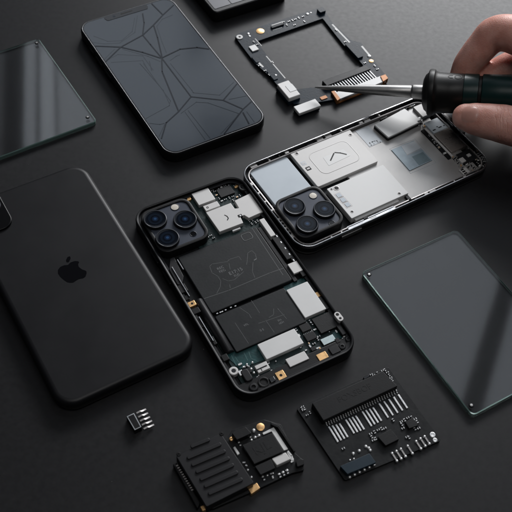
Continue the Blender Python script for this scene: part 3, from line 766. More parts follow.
B().use('satin_steel').ring(pol, inset(pol, .5), 6.2, 6.42, .1).use('shield').prism(inset(pol, .5), 6.2, 6.34, .03, 1).put('embossed_frame', None, cp)
q = [th.l(*u8(*p_), 6.4) for p_ in ((15, 345), (118, 303), (157, 335), (45, 388))]
B().use('white_shield').prism(fillet(q, .6, 3), 6.3, 6.42, .03, 1).put('bright_patch', None, cp)
def u12(x, y): return (320 + x / 12.8, 140 + y / 12.8)
b = B().use('dark_print'); b.stroke([th.l(*u12(*p_), 6.45) for p_ in ((135, 262), (178, 170))], .85, 6.46).stroke([th.l(*u12(*p_), 6.45) for p_ in ((190, 160), (260, 165), (338, 184))], .8, 6.47)
b.put('chevron_mark', None, cp)
for xx, yy in (u8(155, 230), u7(290, 18)):
    x, y = th.l(xx, yy, 6.3); B().use('dull_steel').tube_ring(x, y, 6.25, 6.42, 1.3, .85, 18, .05).use('dark_print').disc(x, y, 6.33, .9).put('screw_hole', None, cp)
for xx, yy in ((325, 68), (350, 95)):
    x, y = th.l(*u7(xx, yy), 6.3); B().use('dark_print' if xx > 330 else 'grey_label').prism(rrect(x - 1.5, y - 1.6, x + 1.5, y + 1.6, .2), 6.2, 6.36, .03, 1).use('dull_steel').prism(rrect(x - .6, y - 1.0, x + .6, y + 1.0, .2), 6.3, 6.42, .03, 1).put('cutout', None, cp)
bp = block(th, 'battery_cover', [(326, 187.5), (384.5, 165.5), (409.5, 194.5), (350, 217.5)], 3.4, 7.4, 'white_shield', r=.6, bev=.3)
bp['label'] = 'white raised plate beside the camera module'
for (xx, yy), r_ in ((u10(58, 68), 1.9), (u10(33, 73), .8), (u10(138, 188), 1.0), (u10(380, 95), 1.1)):
    x, y = th.l(xx, yy, 7.4); B().use('dull_steel').tube_ring(x, y, 7.35, 7.52, r_, r_ * .7, 18, .05).use('dark_print').disc(x, y, 7.45, r_ * .75).put('screw_hole', None, bp)
for k, (xx, yy) in enumerate(((70, 104), (92, 128), (115, 152))):
    x, y = th.l(*u10(xx, yy), 7.4); B().use('dull_steel').prism(rrect(x - 2.3, y - 2.2, x + 2.3, y + 2.2, .4), 7.3, 7.45, .04, 1).use('blue_white').prism(rrect(x - 1.6, y - 1.6, x + 1.6, y + 1.4, .4), 7.4, 7.6, .06, 1).put('contact_pad', None, bp)
# stepped side rails next to the white plate
block(th, 'side_rail', [u10(150, 222), u10(375, 126), u10(380, 136), u10(155, 232)], 3.2, 5.8, 'white_shield', r=.1, bev=.1)
block(th, 'side_rail', [u10(110, 260), u10(360, 168), u10(364, 176), u10(112, 270)], 3.2, 6.6, 'chrome', r=.1, bev=.1)
block(th, 'latch', [u10(195, 218), u10(215, 209), u10(220, 219), u10(200, 228)], 3.2, 6.9, 'charcoal', r=.2)
block(th, 'latch', [u10(415, 104), u10(430, 96), u10(438, 128), u10(424, 134)], 3.2, 6.6, 'charcoal', r=.2)
# grey sticker and its marks
gl = block(th, 'grey_label', [u8(183, 210), u8(250, 182), u8(318, 265), u8(252, 292)], 4.5, 4.75, 'grey_label', r=.2, bev=.04)
b = B().use('dark_print')
for xx, yy, w, h in ((255, 272, 1.0, .7), (268, 266, .8, 1.0), (262, 282, .9, .5), (278, 262, .4, 1.0), (290, 260, .4, 1.2), (296, 266, 1.1, .4), (308, 266, .9, .4), (276, 276, .5, .5)):
    x, y = th.l(*u8(xx, yy), 4.75); b.prism(rrect(x - w / 2, y - h / 2, x + w / 2, y + h / 2), 4.7, 4.82, 0)
b.put('printed_mark', None, gl)
# white box with dark rubber foot
q = [u6(52, 130), u6(178, 72), u6(238, 116), u6(100, 180)]
rr = th.rect([(374.2, 126.5), (409, 110.5), (424.5, 122), (388.5, 139)], 7.6, .9)
rr = fillet(th.poly([u8(278, 178), u8(432, 95), u8(525, 158), u8(350, 243)], 7.6), .8, 3)
B().use('charcoal').prism(inset(rr, -.25), 4.4, 6.6, .3).use('white_shield').prism(rr, 6.6, 7.7, .3).put('shield_box', None, th)
b = B().use('dark_print')
for xx, yy, w, h in ((405, 30, 1.2, .5), (495, 158, .8, 1.6), (380, 130, 3.0, .4)):
    pass
b.bm.free()
# blue grey chip
bc = fillet(th.poly([u11(72, 318), u11(218, 258), u11(335, 385), u11(190, 452)], 5.0), .3)
bo = fillet(th.poly([u11(60, 312), u11(222, 245), u11(362, 400), u11(195, 470)], 4.66), .3)
ch = B().use('grey_label').ring(bo, inset(bo, .25), 4.5, 4.68, .03).use('blue_chip').prism(bc, 4.5, 5.0, .06, 1).put('processor', None, th)
B().use('grey_label').prism(fillet(th.poly([u11(135, 295), u11(222, 262), u11(262, 308), u11(172, 350)], 5.03), .1), 4.95, 5.06, .02, 1).use('blue_chip_dark').prism(fillet(th.poly([u11(205, 362), u11(275, 332), u11(325, 385), u11(250, 418)], 5.03), .1), 4.95, 5.05, .02, 1).put('die', None, ch)
b = B().use('dull_steel').stroke([th.l(*u11(*p_), 5.1) for p_ in ((172, 352), (270, 310))], .35, 5.09).put('etched_line', None, ch)
# right hand components
block(th, 'brown_plate', [u9(178, 225), u9(250, 190), u9(340, 284), u9(262, 320)], 3.4, 6.6, 'warm_plate', r=.4, bev=.2)
block(th, 'pale_connector', [u9(120, 172), u9(212, 130), u9(248, 188), u9(180, 222)], 3.4, 6.0, 'blue_white', r=.3)
b = B().use('dark_print')
for xx, yy, w, h in ((175, 205, 2.2, .8), (205, 190, 2.6, .8), (190, 188, .8, .8), (225, 182, 1.0, .8)):
    x, y = th.l(*u9(xx, yy), 6.0); b.prism(rrect(x - h / 2, y - w / 2, x + h / 2, y + w / 2), 5.9, 6.1, 0)
b.put('slots', None, th)
block(th, 'top_plate', [u9(72, 90), u9(118, 62), u9(160, 118), u9(118, 140)], 3.4, 6.4, 'shield', r=.3)
block(th, 'flex_strip', [u9(112, 205), u9(128, 196), u9(262, 345), u9(246, 356)], 3.4, 5.6, 'black_plastic', r=.2)
block(th, 'flex_strip', [u9(128, 198), u9(136, 193), u9(270, 338), u9(262, 343)], 3.4, 6.0, 'satin_steel', r=.1, bev=.1)
block(th, 'speaker_box', [u9(290, 330), u9(352, 300), u9(395, 345), u9(330, 385)], 3.4, 6.2, 'charcoal', r=.6)
block(th, 'antenna_strip', [u9(228, 120), u9(244, 114), u9(330, 215), u9(316, 224)], 3.4, 6.6, 'steel', r=.2)
block(th, 'side_cover', [u9(246, 118), u9(292, 100), u9(340, 160), u9(318, 214)], 3.4, 5.6, 'grey_label', r=.4)
b_ = block(th, 'end_connector', [u9(305, 410), u9(335, 393), u9(368, 428), u9(336, 446)], 3.4, 5.8, 'satin_steel', r=.2)
b = B().use('dark_print')
for k in range(4):
    x, y = th.l(*u9(318 + 9 * k, 408 + 9 * k), 5.85); b.prism(rrect(x - .5, y - 1.1, x + .5, y + 1.1), 5.7, 5.9, 0)
b.put('connector_pins', None, b_)
for k, (xx, yy) in enumerate(((280, 350), (290, 358), (400, 330), (415, 345), (425, 360), (385, 300), (405, 315), (180, 268), (195, 285), (365, 385), (380, 395), (350, 370), (20, 95), (30, 88), (95, 175), (430, 385), (360, 330), (10, 105), (395, 410))):
    smd(th, *u9(xx, yy), 4.6, 1.9, 1.1, (k % 2) * math.pi / 2, 1.2, body='chip')
for k, (xx, yy) in enumerate(((262, 328), (270, 340), (345, 322), (356, 334), (368, 346), (388, 352), (398, 372), (410, 386), (420, 344), (378, 318), (366, 306), (352, 296), (300, 372), (312, 384), (322, 396), (340, 378), (352, 392), (372, 410), (388, 398), (60, 78), (72, 72), (48, 84), (108, 150), (100, 142), (112, 160), (125, 182), (150, 232), (160, 244), (172, 258), (200, 292), (215, 308), (230, 322), (290, 340))):
    smd(th, *u9(xx, yy), 4.7, (1.6, 2.3, 1.2)[k % 3], (.9, 1.2)[k % 2], (k * 3 % 2) * math.pi / 2, .9 + .3 * (k % 3), body=('chip', 'gold', 'chip', 'white_paint')[k % 4])
for q in ([u9(300, 352), u9(322, 342), u9(338, 362), u9(316, 374)], [u9(340, 330), u9(356, 322), u9(366, 334), u9(350, 342)]):
    block(th, 'chip', q, 4, 6.9, 'satin_steel', r=.2)
for q in ((262, 96), (292, 232), (402, 352)):
    screw(th, 'screw', *u9(*q), 5.6, 1.5, 'steel')
sx = fillet(th.poly([u11(238, 134), u11(262, 126), u11(268, 134), u11(244, 142)], 7.75), .1)
B().use('dark_print').prism(sx, 7.6, 7.78, .02, 1).put('slot', None, th)
sx = fillet(th.poly([u11(2, 120), u11(44, 102), u11(47, 108), u11(6, 126)], 7.0), .1)
B().use('dark_print').prism(sx, 4.4, 6.9, .05, 1).put('slot', None, th)
b = B().use('dull_steel')
for q in ([u8(10, 438), u8(60, 420)], [u8(330, 392), u8(432, 508)], [u8(322, 266), u8(345, 292)]):
    b.stroke([th.l(*p_, 4.62) for p_ in q], .35, 4.64)
b.put('seam', None, base)
for xx, yy in ((25, 95), (40, 85), (8, 108)):
    x, y = th.l(*u9(xx, yy), 6.0); B().use('black_plastic').tube_ring(x, y, 4, 6.2, 1.3, .7, 16, .15).use('dark_print').disc(x, y, 5.6, .8).put('screw_hole', None, th)
camera_module(th, [u7(182, 262), u7(388, 168), u7(545, 352), u7(302, 480)], 9.8, [u7(280, 285), u7(433, 299), u7(345, 376)], u7(375, 230), u7(470, 370), 6.3)
b = B().use('tin')
for k in range(6):
    x, y = th.l(279 + 2.6 * k, 219 + 3.0 * k, 6.2); b.prism(rrect(x - .45, y - .7, x + .45, y + .7, .15), 5, 6.4, .08, 1)
b.put('side_contacts', None, fr)
x0, y0 = th.l(*u10(75, 318), 3); x1, y1 = th.l(*u10(178, 275), 3)
B().use('steel').prism(rrect(-W / 2 - .6, min(y0, y1), -W / 2 + .2, max(y0, y1), .2), 3.2, 5.4, .2, 2, True).put('side_button', None, th)

# ------------------------------------------------------------------ ring shaped board near the screwdriver tip
c = at(300, 60, 0)
th = Th('circuit_board', 'hollow rectangular circuit board with a ribbon connector under the screwdriver tip', 'circuit board', c, R(33.3), 'loose circuit boards')
def v3(x, y): return (220 + x / 2.844, y / 2.844)
def v5(x, y): return (280 + x / 4.267, 30 + y / 4.267)
zt = 2.0
outer = [v3(44, 100), v3(60, 90), v3(272, 24), v3(300, 26), v3(308, 48), v3(372, 118), v3(420, 170), v3(468, 212), v3(440, 250), v3(320, 286), v3(285, 288), v3(215, 290), v3(160, 250)]
outer = [v3(42, 103), v3(60, 92), v3(275, 24), v3(298, 30), v3(318, 62), v3(372, 114), v3(402, 122), v3(438, 172), v3(470, 212), v3(450, 240), v3(330, 282), v3(268, 292), v3(210, 296), v3(140, 215), v3(100, 180)]
inner = [v3(108, 116), v3(292, 52), v3(300, 62), v3(352, 128), v3(368, 140), v3(408, 186), v3(398, 196), v3(300, 230), v3(290, 246), v3(232, 252), v3(218, 255), v3(185, 225), v3(150, 178), v3(116, 134)]
# resample both loops to the same count, starting at matching corners
b = B().use('pcb_blue')
po = ccw([th.l(x, y, zt) for x, y in outer]); pi_ = ccw([th.l(x, y, zt) for x, y in inner])
if True:
    po = fillet(po, .8, 2); pi_ = fillet(pi_, .4, 1)
    def tri_ring(z):
        vo, vi = b.ring_(po, z), b.ring_(pi_, z)
        ed = []
        for L_ in (vo, vi):
            for i in range(len(L_)): ed.append(b.bm.edges.new((L_[i - 1], L_[i])))
        r = bmesh.ops.triangle_fill(b.bm, edges=ed, use_beauty=True, use_dissolve=False)
        for fc in r['geom']:
            if isinstance(fc, bmesh.types.BMFace): fc.smooth = True; fc.material_index = b.mi
        return vo, vi
    a0, i0 = tri_ring(.5); a1, i1 = tri_ring(zt)
    for lo, hi, fl in ((a0, a1, False), (i0, i1, True)):
        for k in range(len(lo)):
            j = (k + 1) % len(lo); q = [lo[k], lo[j], hi[j], hi[k]]; b.f(q if not fl else q[::-1])
bmesh.ops.recalc_face_normals(b.bm, faces=b.bm.faces)
b.use('white_paint')
for q, w in (([v3(132, 160), v3(185, 222)], .7), ([v3(100, 168), v3(122, 190)], 1.3), ([v3(320, 70), v3(368, 120)], 1.2), ([v3(404, 132), v3(424, 156)], 1.4), ([v3(100, 110), v3(118, 130)], .5), ([v3(80, 95), v3(84, 102)], .6), ([v3(148, 72), v3(178, 62)], .9), ([v3(150, 86), v3(176, 78)], .5)):
    b.stroke([th.l(x, y, zt) for x, y in q], w, zt + .04)
pcb = b.put('board', None, th)
for q, r_, key in (((260.2, 31.3), 2.9, 'gold'), (v3(430, 174), 1.6, 'gold')):
    x, y = th.l(*q, zt); B().use(key).cyl(x, y, zt - .1, zt + .25, r_, .08, 28).put('gold_contact', None, th)
x, y = th.l(239.5, 36.7, zt + .6); B().use('white_paint').tube_ring(x, y, zt - .1, zt + .5, 2.3, .8, 24).use('dark_print').disc(x, y, zt + .2, .85).put('screw_boss', None, th)
for (xx, yy), r_ in ((v3(248, 40), 1.3), (v3(158, 214), .9), (v3(424, 160), 1.5), (v3(80, 96), 1.0), (v3(84, 103), .8), (v3(258, 36), .7)):
    x, y = th.l(xx, yy, zt); B().use('tin').dot(x, y, zt - .05, r_, r_ * .5).put('solder_pad', None, th)
block(th, 'antenna_block', [v3(276, 24), v3(292, 20), v3(302, 30), v3(284, 36)], .6, 4.2, 'pcb_blue', r=.6)
block(th, 'chip', [v3(82, 132), v3(100, 126), v3(110, 140), v3(92, 146)], zt - .1, zt + .9, 'white_shield', r=.2, bev=.1)
block(th, 'chip', [v3(145, 74), v3(178, 62), v3(182, 68), v3(148, 80)], zt - .1, zt + 1.2, 'gloss_black', r=.2, bev=.1)
for k, (xx, yy) in enumerate(((196, 60), (206, 57), (214, 54), (190, 70), (212, 70), (224, 50), (236, 46), (240, 60), (180, 62), (96, 118), (106, 126), (150, 176), (128, 200), (140, 212), (112, 186), (330, 84), (356, 118), (385, 148), (412, 178), (440, 186), (448, 196))):
    smd(th, *v3(xx, yy), zt, 1.6, .85, (k % 2) * math.pi / 2, .55)
for q, hh in (([v3(138, 200), v3(150, 196), v3(160, 225), v3(148, 230)], 2.6), ([v3(360, 124), v3(375, 118), v3(402, 160), v3(390, 168)], 3.4), ([v3(92, 160), v3(102, 158), v3(110, 176), v3(100, 180)], 2.6)):
    block(th, 'side_module', q, .6, hh, 'pcb_blue', r=.4)
# pale box at the lower left corner
rr = th.rect([v3(163, 240), v3(192, 228), v3(228, 265), v3(198, 284)], 6.2, .5)
bx = B().use('pcb_blue').prism(inset(rr, -.3), .4, 3.4, .2).use('shield').prism(rr, 3.4, 6.4, .4).put('shield_box', None, th)
x, y = th.l(*v3(202, 250), 6.4); B().use('white_shield').prism(rrect(x - 2.6, y - 3.4, x + 2.6, y + 3.4, .5), 6.3, 6.6, .1, 1).put('cap', None, bx)
# connector row
cpoly = [v5(180, 216), v5(365, 150), v5(388, 166), v5(200, 238)]
cb = block(th, 'ribbon_connector', cpoly, 1.6, 5.2, 'charcoal', r=.3, bev=.3, free=True)
b = B().use('tin'); nP = 17
for k in range(nP):
    t = (k + .3) / nP
    a0 = Vector(v5(205, 236)).lerp(Vector(v5(384, 166)), t); a1 = Vector(v5(238, 268)).lerp(Vector(v5(420, 202)), t)
    p0, p1 = Vector(th.l(*a0, 4.4)), Vector(th.l(*a1, 3.4)); dd = (p1 - p0).normalized(); nn = Vector((-dd.y, dd.x)) * .33
    q0 = [b.bm.verts.new((*(p0 + nn * s_), 4.6)) for s_ in (-1, 1)]; q1 = [b.bm.verts.new((*(p1 + nn * s_), 3.4)) for s_ in (-1, 1)]
    q2 = [b.bm.verts.new((*(p0 + nn * s_), 4.0)) for s_ in (-1, 1)]; q3 = [b.bm.verts.new((*(p1 + nn * s_), 2.6)) for s_ in (-1, 1)]
    b.f([q0[0], q1[0], q1[1], q0[1]]); b.f([q0[0], q2[0], q3[0], q1[0]]); b.f([q0[1], q1[1], q3[1], q2[1]])
b.put('connector_pins', None, cb, 20)
rr = fillet(th.poly([v5(232, 268), v5(428, 196), v5(452, 216), v5(256, 294)], 3.6), .3)
B().use('white_shield').prism(rr, 1.8, 3.6, .2).put('connector_bar', None, th)
B().use('copper').prism(fillet(th.poly([v5(218, 262), v5(232, 258), v5(258, 292), v5(245, 302)], 4.0), .3), .6, 4.0, .2).put('copper_flex', None, th)
B().use('copper').prism(fillet(th.poly([v5(428, 196), v5(450, 188), v5(462, 206), v5(440, 220)], 4.2), .3), .6, 4.2, .2).put('copper_flex', None, th)
rr = fillet(th.poly([v5(245, 298), v5(300, 280), v5(360, 254), v5(366, 262), v5(300, 290), v5(250, 310)], 1.6), .2)
B().use('copper').prism(rr, .5, 1.7, .1).put('copper_edge', None, th)
x, y = th.l(*v5(186, 290), zt); B().use('copper').prism(rrect(x - 2.4, y - 1.4, x + 2.4, y + 1.4, .5), zt - .1, zt + .5, .1).put('copper_pad', None, th)
# loose pale cap at the corner, joined by a flex
rr = th.rect([v5(60, 326), v5(150, 294), v5(174, 322), v5(80, 360)], 4.2, .5)
b = B().use('pcb_blue').prism(inset(rr, .3), .4, 2.4, .2).use('white_shield').prism(rr, 2.4, 4.4, .35)
b.put('pale_cap', None, th)

# ------------------------------------------------------------------ square board with the slot connector
w4 = lambda x, y: (285 + x / 3.012, 350 + y / 3.012)
w6 = lambda x, y: (360 + x / 5.689, 350 + y / 5.689)
w5 = lambda x, y: (290 + x / 5.689, 360 + y / 5.689)
w7 = lambda x, y: (310 + x / 3.657, 410 + y / 3.657)
pA, pB = at(296.6, 407, 1.6), at(388, 367, 1.6)
yw4 = math.atan2(pB.y - pA.y, pB.x - pA.x)
c = at(368, 422, 0)
th = Th('circuit_board', 'square black circuit board with a long slot connector and rows of silver strips', 'circuit board', c, yw4, 'loose circuit boards')
zt = 1.6
poly = th.rect([(296.3, 408), (388, 366.5), (441.3, 440), (345, 480.5)], zt, 1.0, 4)
poly = fillet(th.poly([(296.3, 408), (388, 366.5), (441.3, 440.5), (345, 480.5)], zt), 1.2, 4)
b = B().use('pcb_black').prism(poly, .2, zt, .12)
b.use('tin')
for q, r_ in ((w6(413, 482), 1.45), (w6(427, 512), 1.15)):
    x, y = th.l(*q, zt); b.tube_ring(x, y, zt - .05, zt + .15, r_, r_ * .45, 20, .05); b.disc(x, y, zt + .06, r_ * .8)
brd = b.put('board', None, th)
ZC = 6.0
cb = B().use('black_plastic').prism(fillet(th.poly([w5(125, 245), w6(130, 118), w6(215, 205), w5(190, 345)], ZC), .4), 1.5, ZC, .35).put('slot_connector', None, th)
x, y = th.l(*w4(210, 130), ZC); text(th, 'FOXSBOF', x, y, ZC + .02, 4.6, 0, 'black_plastic', cb, 'embossed_text', .0, .05)
b = B().use('tin')
pa, pb = Vector(w5(198, 352)), Vector(w6(212, 218))
nT = 30
for k in range(nT):
    p_ = Vector(th.l(*pa.lerp(pb, (k + .3) / nT), 2.6)); b.prism(rrect(p_.x - .28, p_.y - 1.2, p_.x + .28, p_.y + .5, .1), 1.5, 2.7, .1, 1)
    b.prism(rrect(p_.x - .24, p_.y - 2.3, p_.x + .24, p_.y - 1.0, .1), 1.5, 1.9, .1, 1)
b.put('connector_legs', None, cb)
groups = [((222, 378), (270, 470), (280, 362), (328, 442), 4, w5), ((315, 340), (365, 420), (372, 318), (422, 398), 4, w5), ((415, 292), (462, 376), None, None, 0, w5)]
bars = []
for a0, a1, b0, b1, n, fn in groups[:2]:
    for k in range(n):
        t = k / (n - 1); bars.append((Vector(fn(*a0)).lerp(Vector(fn(*b0)), t), Vector(fn(*a1)).lerp(Vector(fn(*b1)), t)))
for a0, a1, b0, b1, n, fn in (((12, 350), (65, 436), (72, 328), (122, 406), 4, w6), ((108, 305), (160, 388), (218, 255), (268, 334), 5, w6)):
    for k in range(n):
        t = k / (n - 1); bars.append((Vector(fn(*a0)).lerp(Vector(fn(*b0)), t), Vector(fn(*a1)).lerp(Vector(fn(*b1)), t)))
for p0, p1 in bars:
    q0, q1 = Vector(th.l(*p0, zt)), Vector(th.l(*p1, zt)); xm = (q0.x + q1.x) / 2
    B().use('tin').prism(rrect(xm - .52, min(q0.y, q1.y), xm + .52, max(q0.y, q1.y), .25), zt - .1, zt + .5, .2).put('contact_strip', None, th)
# navy block with pads
nv = fillet(th.poly([w7(110, 205), w7(217, 158), w7(242, 192), w7(137, 234)], 4.6), .3)
nb = B().use('navy').prism(nv, 1.5, 4.6, .2).put('terminal_block', None, th)
b = B().use('tin')
for k in range(6):
    p_ = Vector(w7(146, 243)).lerp(Vector(w7(236, 198)), k / 5); x, y = th.l(*p_, 3.0); b.dot(x, y, 1.9, .85, 1.0)
for xx, yy in ((158, 160), (180, 150), (204, 134), (146, 184), (160, 180), (220, 148), (215, 140)):
    x, y = th.l(*w7(xx, yy), zt); b.dot(x, y, zt - .05, .95 if yy < 165 else .55, .8)
b.put('solder_beads', None, brd)
block(th, 'chip', [w7(247, 96), w7(295, 70), w7(326, 106), w7(277, 130)], 1.5, 4.0, 'chip', r=.2, free=True)
block(th, 'chip', [w6(258, 410), w6(300, 382), w6(332, 428), w6(280, 446)], 1.5, 3.4, 'chip', r=.2, free=True)
for k, (xx, yy) in enumerate(((222, 86), (236, 80), (250, 72), (262, 68), (274, 66), (226, 98), (232, 110), (240, 104), (334, 42), (346, 36), (358, 28), (372, 26), (385, 32), (392, 42), (398, 66), (384, 68), (340, 66), (336, 52), (355, 98), (362, 100), (122, 140), (304, 36))):
    smd(th, *w7(xx, yy), zt, 1.6, 1.0, (k % 2) * math.pi / 2, .7)
for k, (xx, yy) in enumerate(((309, 172), (325, 164), (341, 156), (366, 145), (397, 128), (413, 118), (428, 110))):
    x, y = th.l(*w7(xx, yy), zt + .4)
    b = B().use('dull_steel').prism(rrect(x - .4, y - 2.0, x + .5, y + 2.0, .1), zt - .05, zt + .5, .08, 1).use('tin')
    for s_ in (-2.2, 2.2): b.dot(x, y + s_, zt - .05, .85, .9)
    b.put('resistor', None, th)
for k, (xx, yy) in enumerate(((72, 264), (84, 276), (98, 312), (114, 298), (76, 284), (66, 274))):
    smd(th, *w5(xx, yy), zt, 1.4, .8, (k % 2) * math.pi / 2, .7)
for k, (xx, yy) in enumerate(((64, 138), (100, 130), (128, 116), (142, 112), (156, 126), (166, 142), (176, 157), (184, 170), (78, 142))):
    smd(th, *w6(xx, yy), zt, 1.5, .8, (k % 2) * math.pi / 2, .9)
x, y = th.l(*w5(272, 165), zt); 
block(th, 'chip', [w6(18, 155), w6(48, 140), w6(56, 150), w6(26, 166)], 1.5, 3.2, 'gloss_black', r=.2, free=True)

# ------------------------------------------------------------------ ribbed module
x6 = lambda x, y: (165 + x / 5.689, 420 + y / 5.689)
x7 = lambda x, y: (225 + x / 5.689, 412 + y / 5.689)
x8 = lambda x, y: (230 + x / 6.4, 420 + y / 6.4)
pA, pB = at(176, 453, 7.5), at(222, 433, 7.5)
c = at(238, 468, 0)
th = Th('circuit_module', 'small board half covered by a black ribbed plate, near the bottom edge', 'circuit module', c, math.atan2(pB.y - pA.y, pB.x - pA.x))
zt = 2.4
brdp = fillet(th.poly([(179, 458), (228, 437), (232, 430), (264, 419.5), (281, 424.5), (294, 452), (303, 460), (304, 470), (292, 473), (256, 490), (212, 509)], zt), .8, 3)
b = B().use('pcb_black').prism(brdp, .3, zt, .2); brd = b.put('board', None, th)
rimp = th.poly([x8(262, 12), x8(318, 35), x8(418, 195), x8(410, 205), x8(305, 48), x8(262, 28)], 4.2)
B().use('black_plastic').prism(rimp, 2, 4.2, .2).put('edge_rail', None, th)
B().use('black_plastic').prism(fillet(th.poly([x8(420, 262), x8(450, 245), x8(472, 252), x8(474, 285), x8(430, 300)], 4.6), .5), 2, 4.6, .3).put('corner_lug', None, th)
ZR = 7.6
cov = fillet(th.poly([x6(62, 205), x6(318, 74), x6(508, 358), x6(235, 495)], ZR), .8, 3)
cv = B().use('charcoal').prism(cov, 2.2, ZR, .35, 3).put('ribbed_cover', None, th)
for a0, a1 in (((145, 152), (255, 108)), ((125, 216), (320, 134)), ((150, 256), (345, 174)), ((174, 296), (368, 214)), ((198, 338), (392, 252)), ((222, 378), (416, 294)), ((246, 420), (442, 334))):
    p0, p1 = Vector(th.l(*x6(*a0), ZR + .6)), Vector(th.l(*x6(*a1), ZR + .6)); dd = (p1 - p0).normalized(); nn = Vector((-dd.y, dd.x)) * .95
    B().use('charcoal').prism(fillet([tuple(p0 + nn), tuple(p0 - nn), tuple(p1 - nn), tuple(p1 + nn)], .8, 4), ZR - .1, ZR + .75, .3, 2).put('rib', None, cv)
for q in (x6(322, 78), x6(78, 194)):
    screw(th, 'screw', *q, ZR - .2, 1.1, 'black_plastic', cv)
# row of pins along the left side
b = B().use('dull_steel')
pa, pb = Vector(x6(66, 262)), Vector(x6(152, 400))
for k in range(12):
    p_ = Vector(th.l(*pa.lerp(pb, k / 11), 4.0)); b.prism(rrect(p_.x - .3, p_.y - .3, p_.x + .9, p_.y + .3, .1), 3.0, 4.4, .08, 1)
b.put('side_pins', None, th)
B().use('black_plastic').prism(fillet(th.poly([x6(44, 250), x6(66, 240), x6(200, 470), x6(185, 505)], 3.6), .4), .4, 3.6, .3).put('side_rail', None, th)
bc = fillet(th.poly([x8(78, 160), x8(272, 82), x8(345, 200), x8(155, 282)], 5.8), .4)
cc = B().use('chip').prism(bc, 2.2, 5.8, .3).put('chip', None, th)
x, y = th.l(*x8(205, 180), 5.8); text(th, 'KJL', x, y, 5.83, 6.4, R(4), 'chip', cc, 'embossed_text', .0, .06)
block(th, 'chip', [x8(160, 296), x8(262, 250), x8(290, 306), x8(196, 350)], 2.2, 5.2, 'chip', free=True)
b = B().use('white_paint').prism(fillet(th.poly([x8(208, 82), x8(280, 46), x8(372, 186), x8(345, 194), x8(266, 72), x8(214, 94)], 3.0), .2), 2.3, 3.0, .08); b.put('white_bracket', None, th)
block(th, 'silver_can', [x8(266, 246), x8(356, 206), x8(388, 250), x8(300, 290)], 2.2, 5.0, 'shield', r=.4, free=True, bev=.3)
b = B().use('white_shield').stroke([th.l(*x8(*p_), 3.4) for p_ in ((372, 200), (396, 228), (404, 262), (392, 268))], .7, 3.4); b.prism(fillet(th.poly([x8(362, 205), x8(376, 200), x8(410, 250), x8(398, 268)], 3.2), .3), 2.3, 3.2, .1); b.put('wire_clip', None, th)
x, y = th.l(*x8(195, 46), zt); B().use('gold').cyl(x, y, zt - .1, zt + .4, 2.1, .1).put('gold_contact', None, th)
x, y = th.l(*x8(8, 120), 3.4); B().use('gold').cyl(x, y, zt - .1, zt + 1.2, 1.0, .3).put('gold_contact', None, th)
block(th, 'gold_contact', [x7(132, 436), x7(180, 402), x7(200, 432), x7(150, 466)], .6, 3.4, 'gold', free=True)
block(th, 'gold_contact', [x6(200, 492), x6(222, 484), x6(238, 506), x6(214, 516)], .6, 3.4, 'gold', free=True)
block(th, 'connector', [x8(12, 82), x8(100, 44), x8(138, 84), x8(44, 126)], 2.2, 6.4, 'black_plastic', free=True)
block(th, 'white_strip', [x8(20, 176), x8(32, 168), x8(62, 214), x8(48, 224)], 2.2, 3.4, 'white_paint', free=True, r=.2)
b = B().use('tin')
for xx, yy, r_ in ((152, 66, 1.1), (162, 110, .9), (186, 98, .9), (138, 126, .7), (130, 106, .6), (115, 318, .7), (138, 364, .7), (366, 322, .9), (340, 334, .9), (316, 346, .8), (275, 338, .6), (240, 352, .6), (275, 368, .6), (212, 360, .6), (96, 272, .5), (84, 270, .5), (108, 290, .5)):
    x, y = th.l(*x8(xx, yy), zt + .6); b.dot(x, y, zt - .05, r_, r_ * 1.1)
b.put('solder_beads', None, brd)
for k, (xx, yy) in enumerate(((366, 330), (342, 342), (318, 354), (215, 372), (268, 352), (62, 152), (98, 280))):
    smd(th, *x8(xx, yy), zt, 2.2, .9, math.pi / 2, .8)

# ------------------------------------------------------------------ loose five pin chip
y8 = lambda x, y: (110 + x / 8.533, 390 + y / 8.533)
pA, pB = at(*y8(140, 225), 4), at(*y8(205, 195), 4)
c = at(139, 424, 0)
th = Th('electronic_chip', 'tiny black chip with white outline and five pins, loose on the table', 'chip', c, math.atan2(pB.y - pA.y, pB.x - pA.x))
tp = th.poly([y8(140, 225), y8(205, 195), y8(270, 315), y8(210, 345)], 4)
b = B().use('chip').prism(tp, .1, 4, .12)
b.use('grey_label').ring(inset(tp, .12), inset(tp, .5), 3.95, 4.06, .03)
b.use('chip').flat(inset(tp, .5), 4.02)
b.put('body', None, th)
for k in range(5):
    p0 = Vector(y8(248, 192)).lerp(Vector(y8(310, 326)), k / 4); p1 = Vector(y8(308, 166)).lerp(Vector(y8(376, 298)), k / 4)
    q0, q1 = Vector(th.l(*p0, 1.8)), Vector(th.l(*p1, 1.0)); dd = (q1 - q0).normalized(); nn = Vector((-dd.y, dd.x)) * .42
    b = B().use('dull_steel'); st = [(q0 - dd * 1.4, 2.0), (q0 + dd * .6, 2.0), (q0 + dd * 1.6, 1.2), (q1, .9)]
    rs = [[b.bm.verts.new((*(p_ + nn * s_), z + t)) for s_, t in ((-1, 0), (1, 0), (1, .6), (-1, .6))] for p_, z in st]
    b.loft(rs); bmesh.ops.recalc_face_normals(b.bm, faces=b.bm.faces); b.put('pin', None, th)

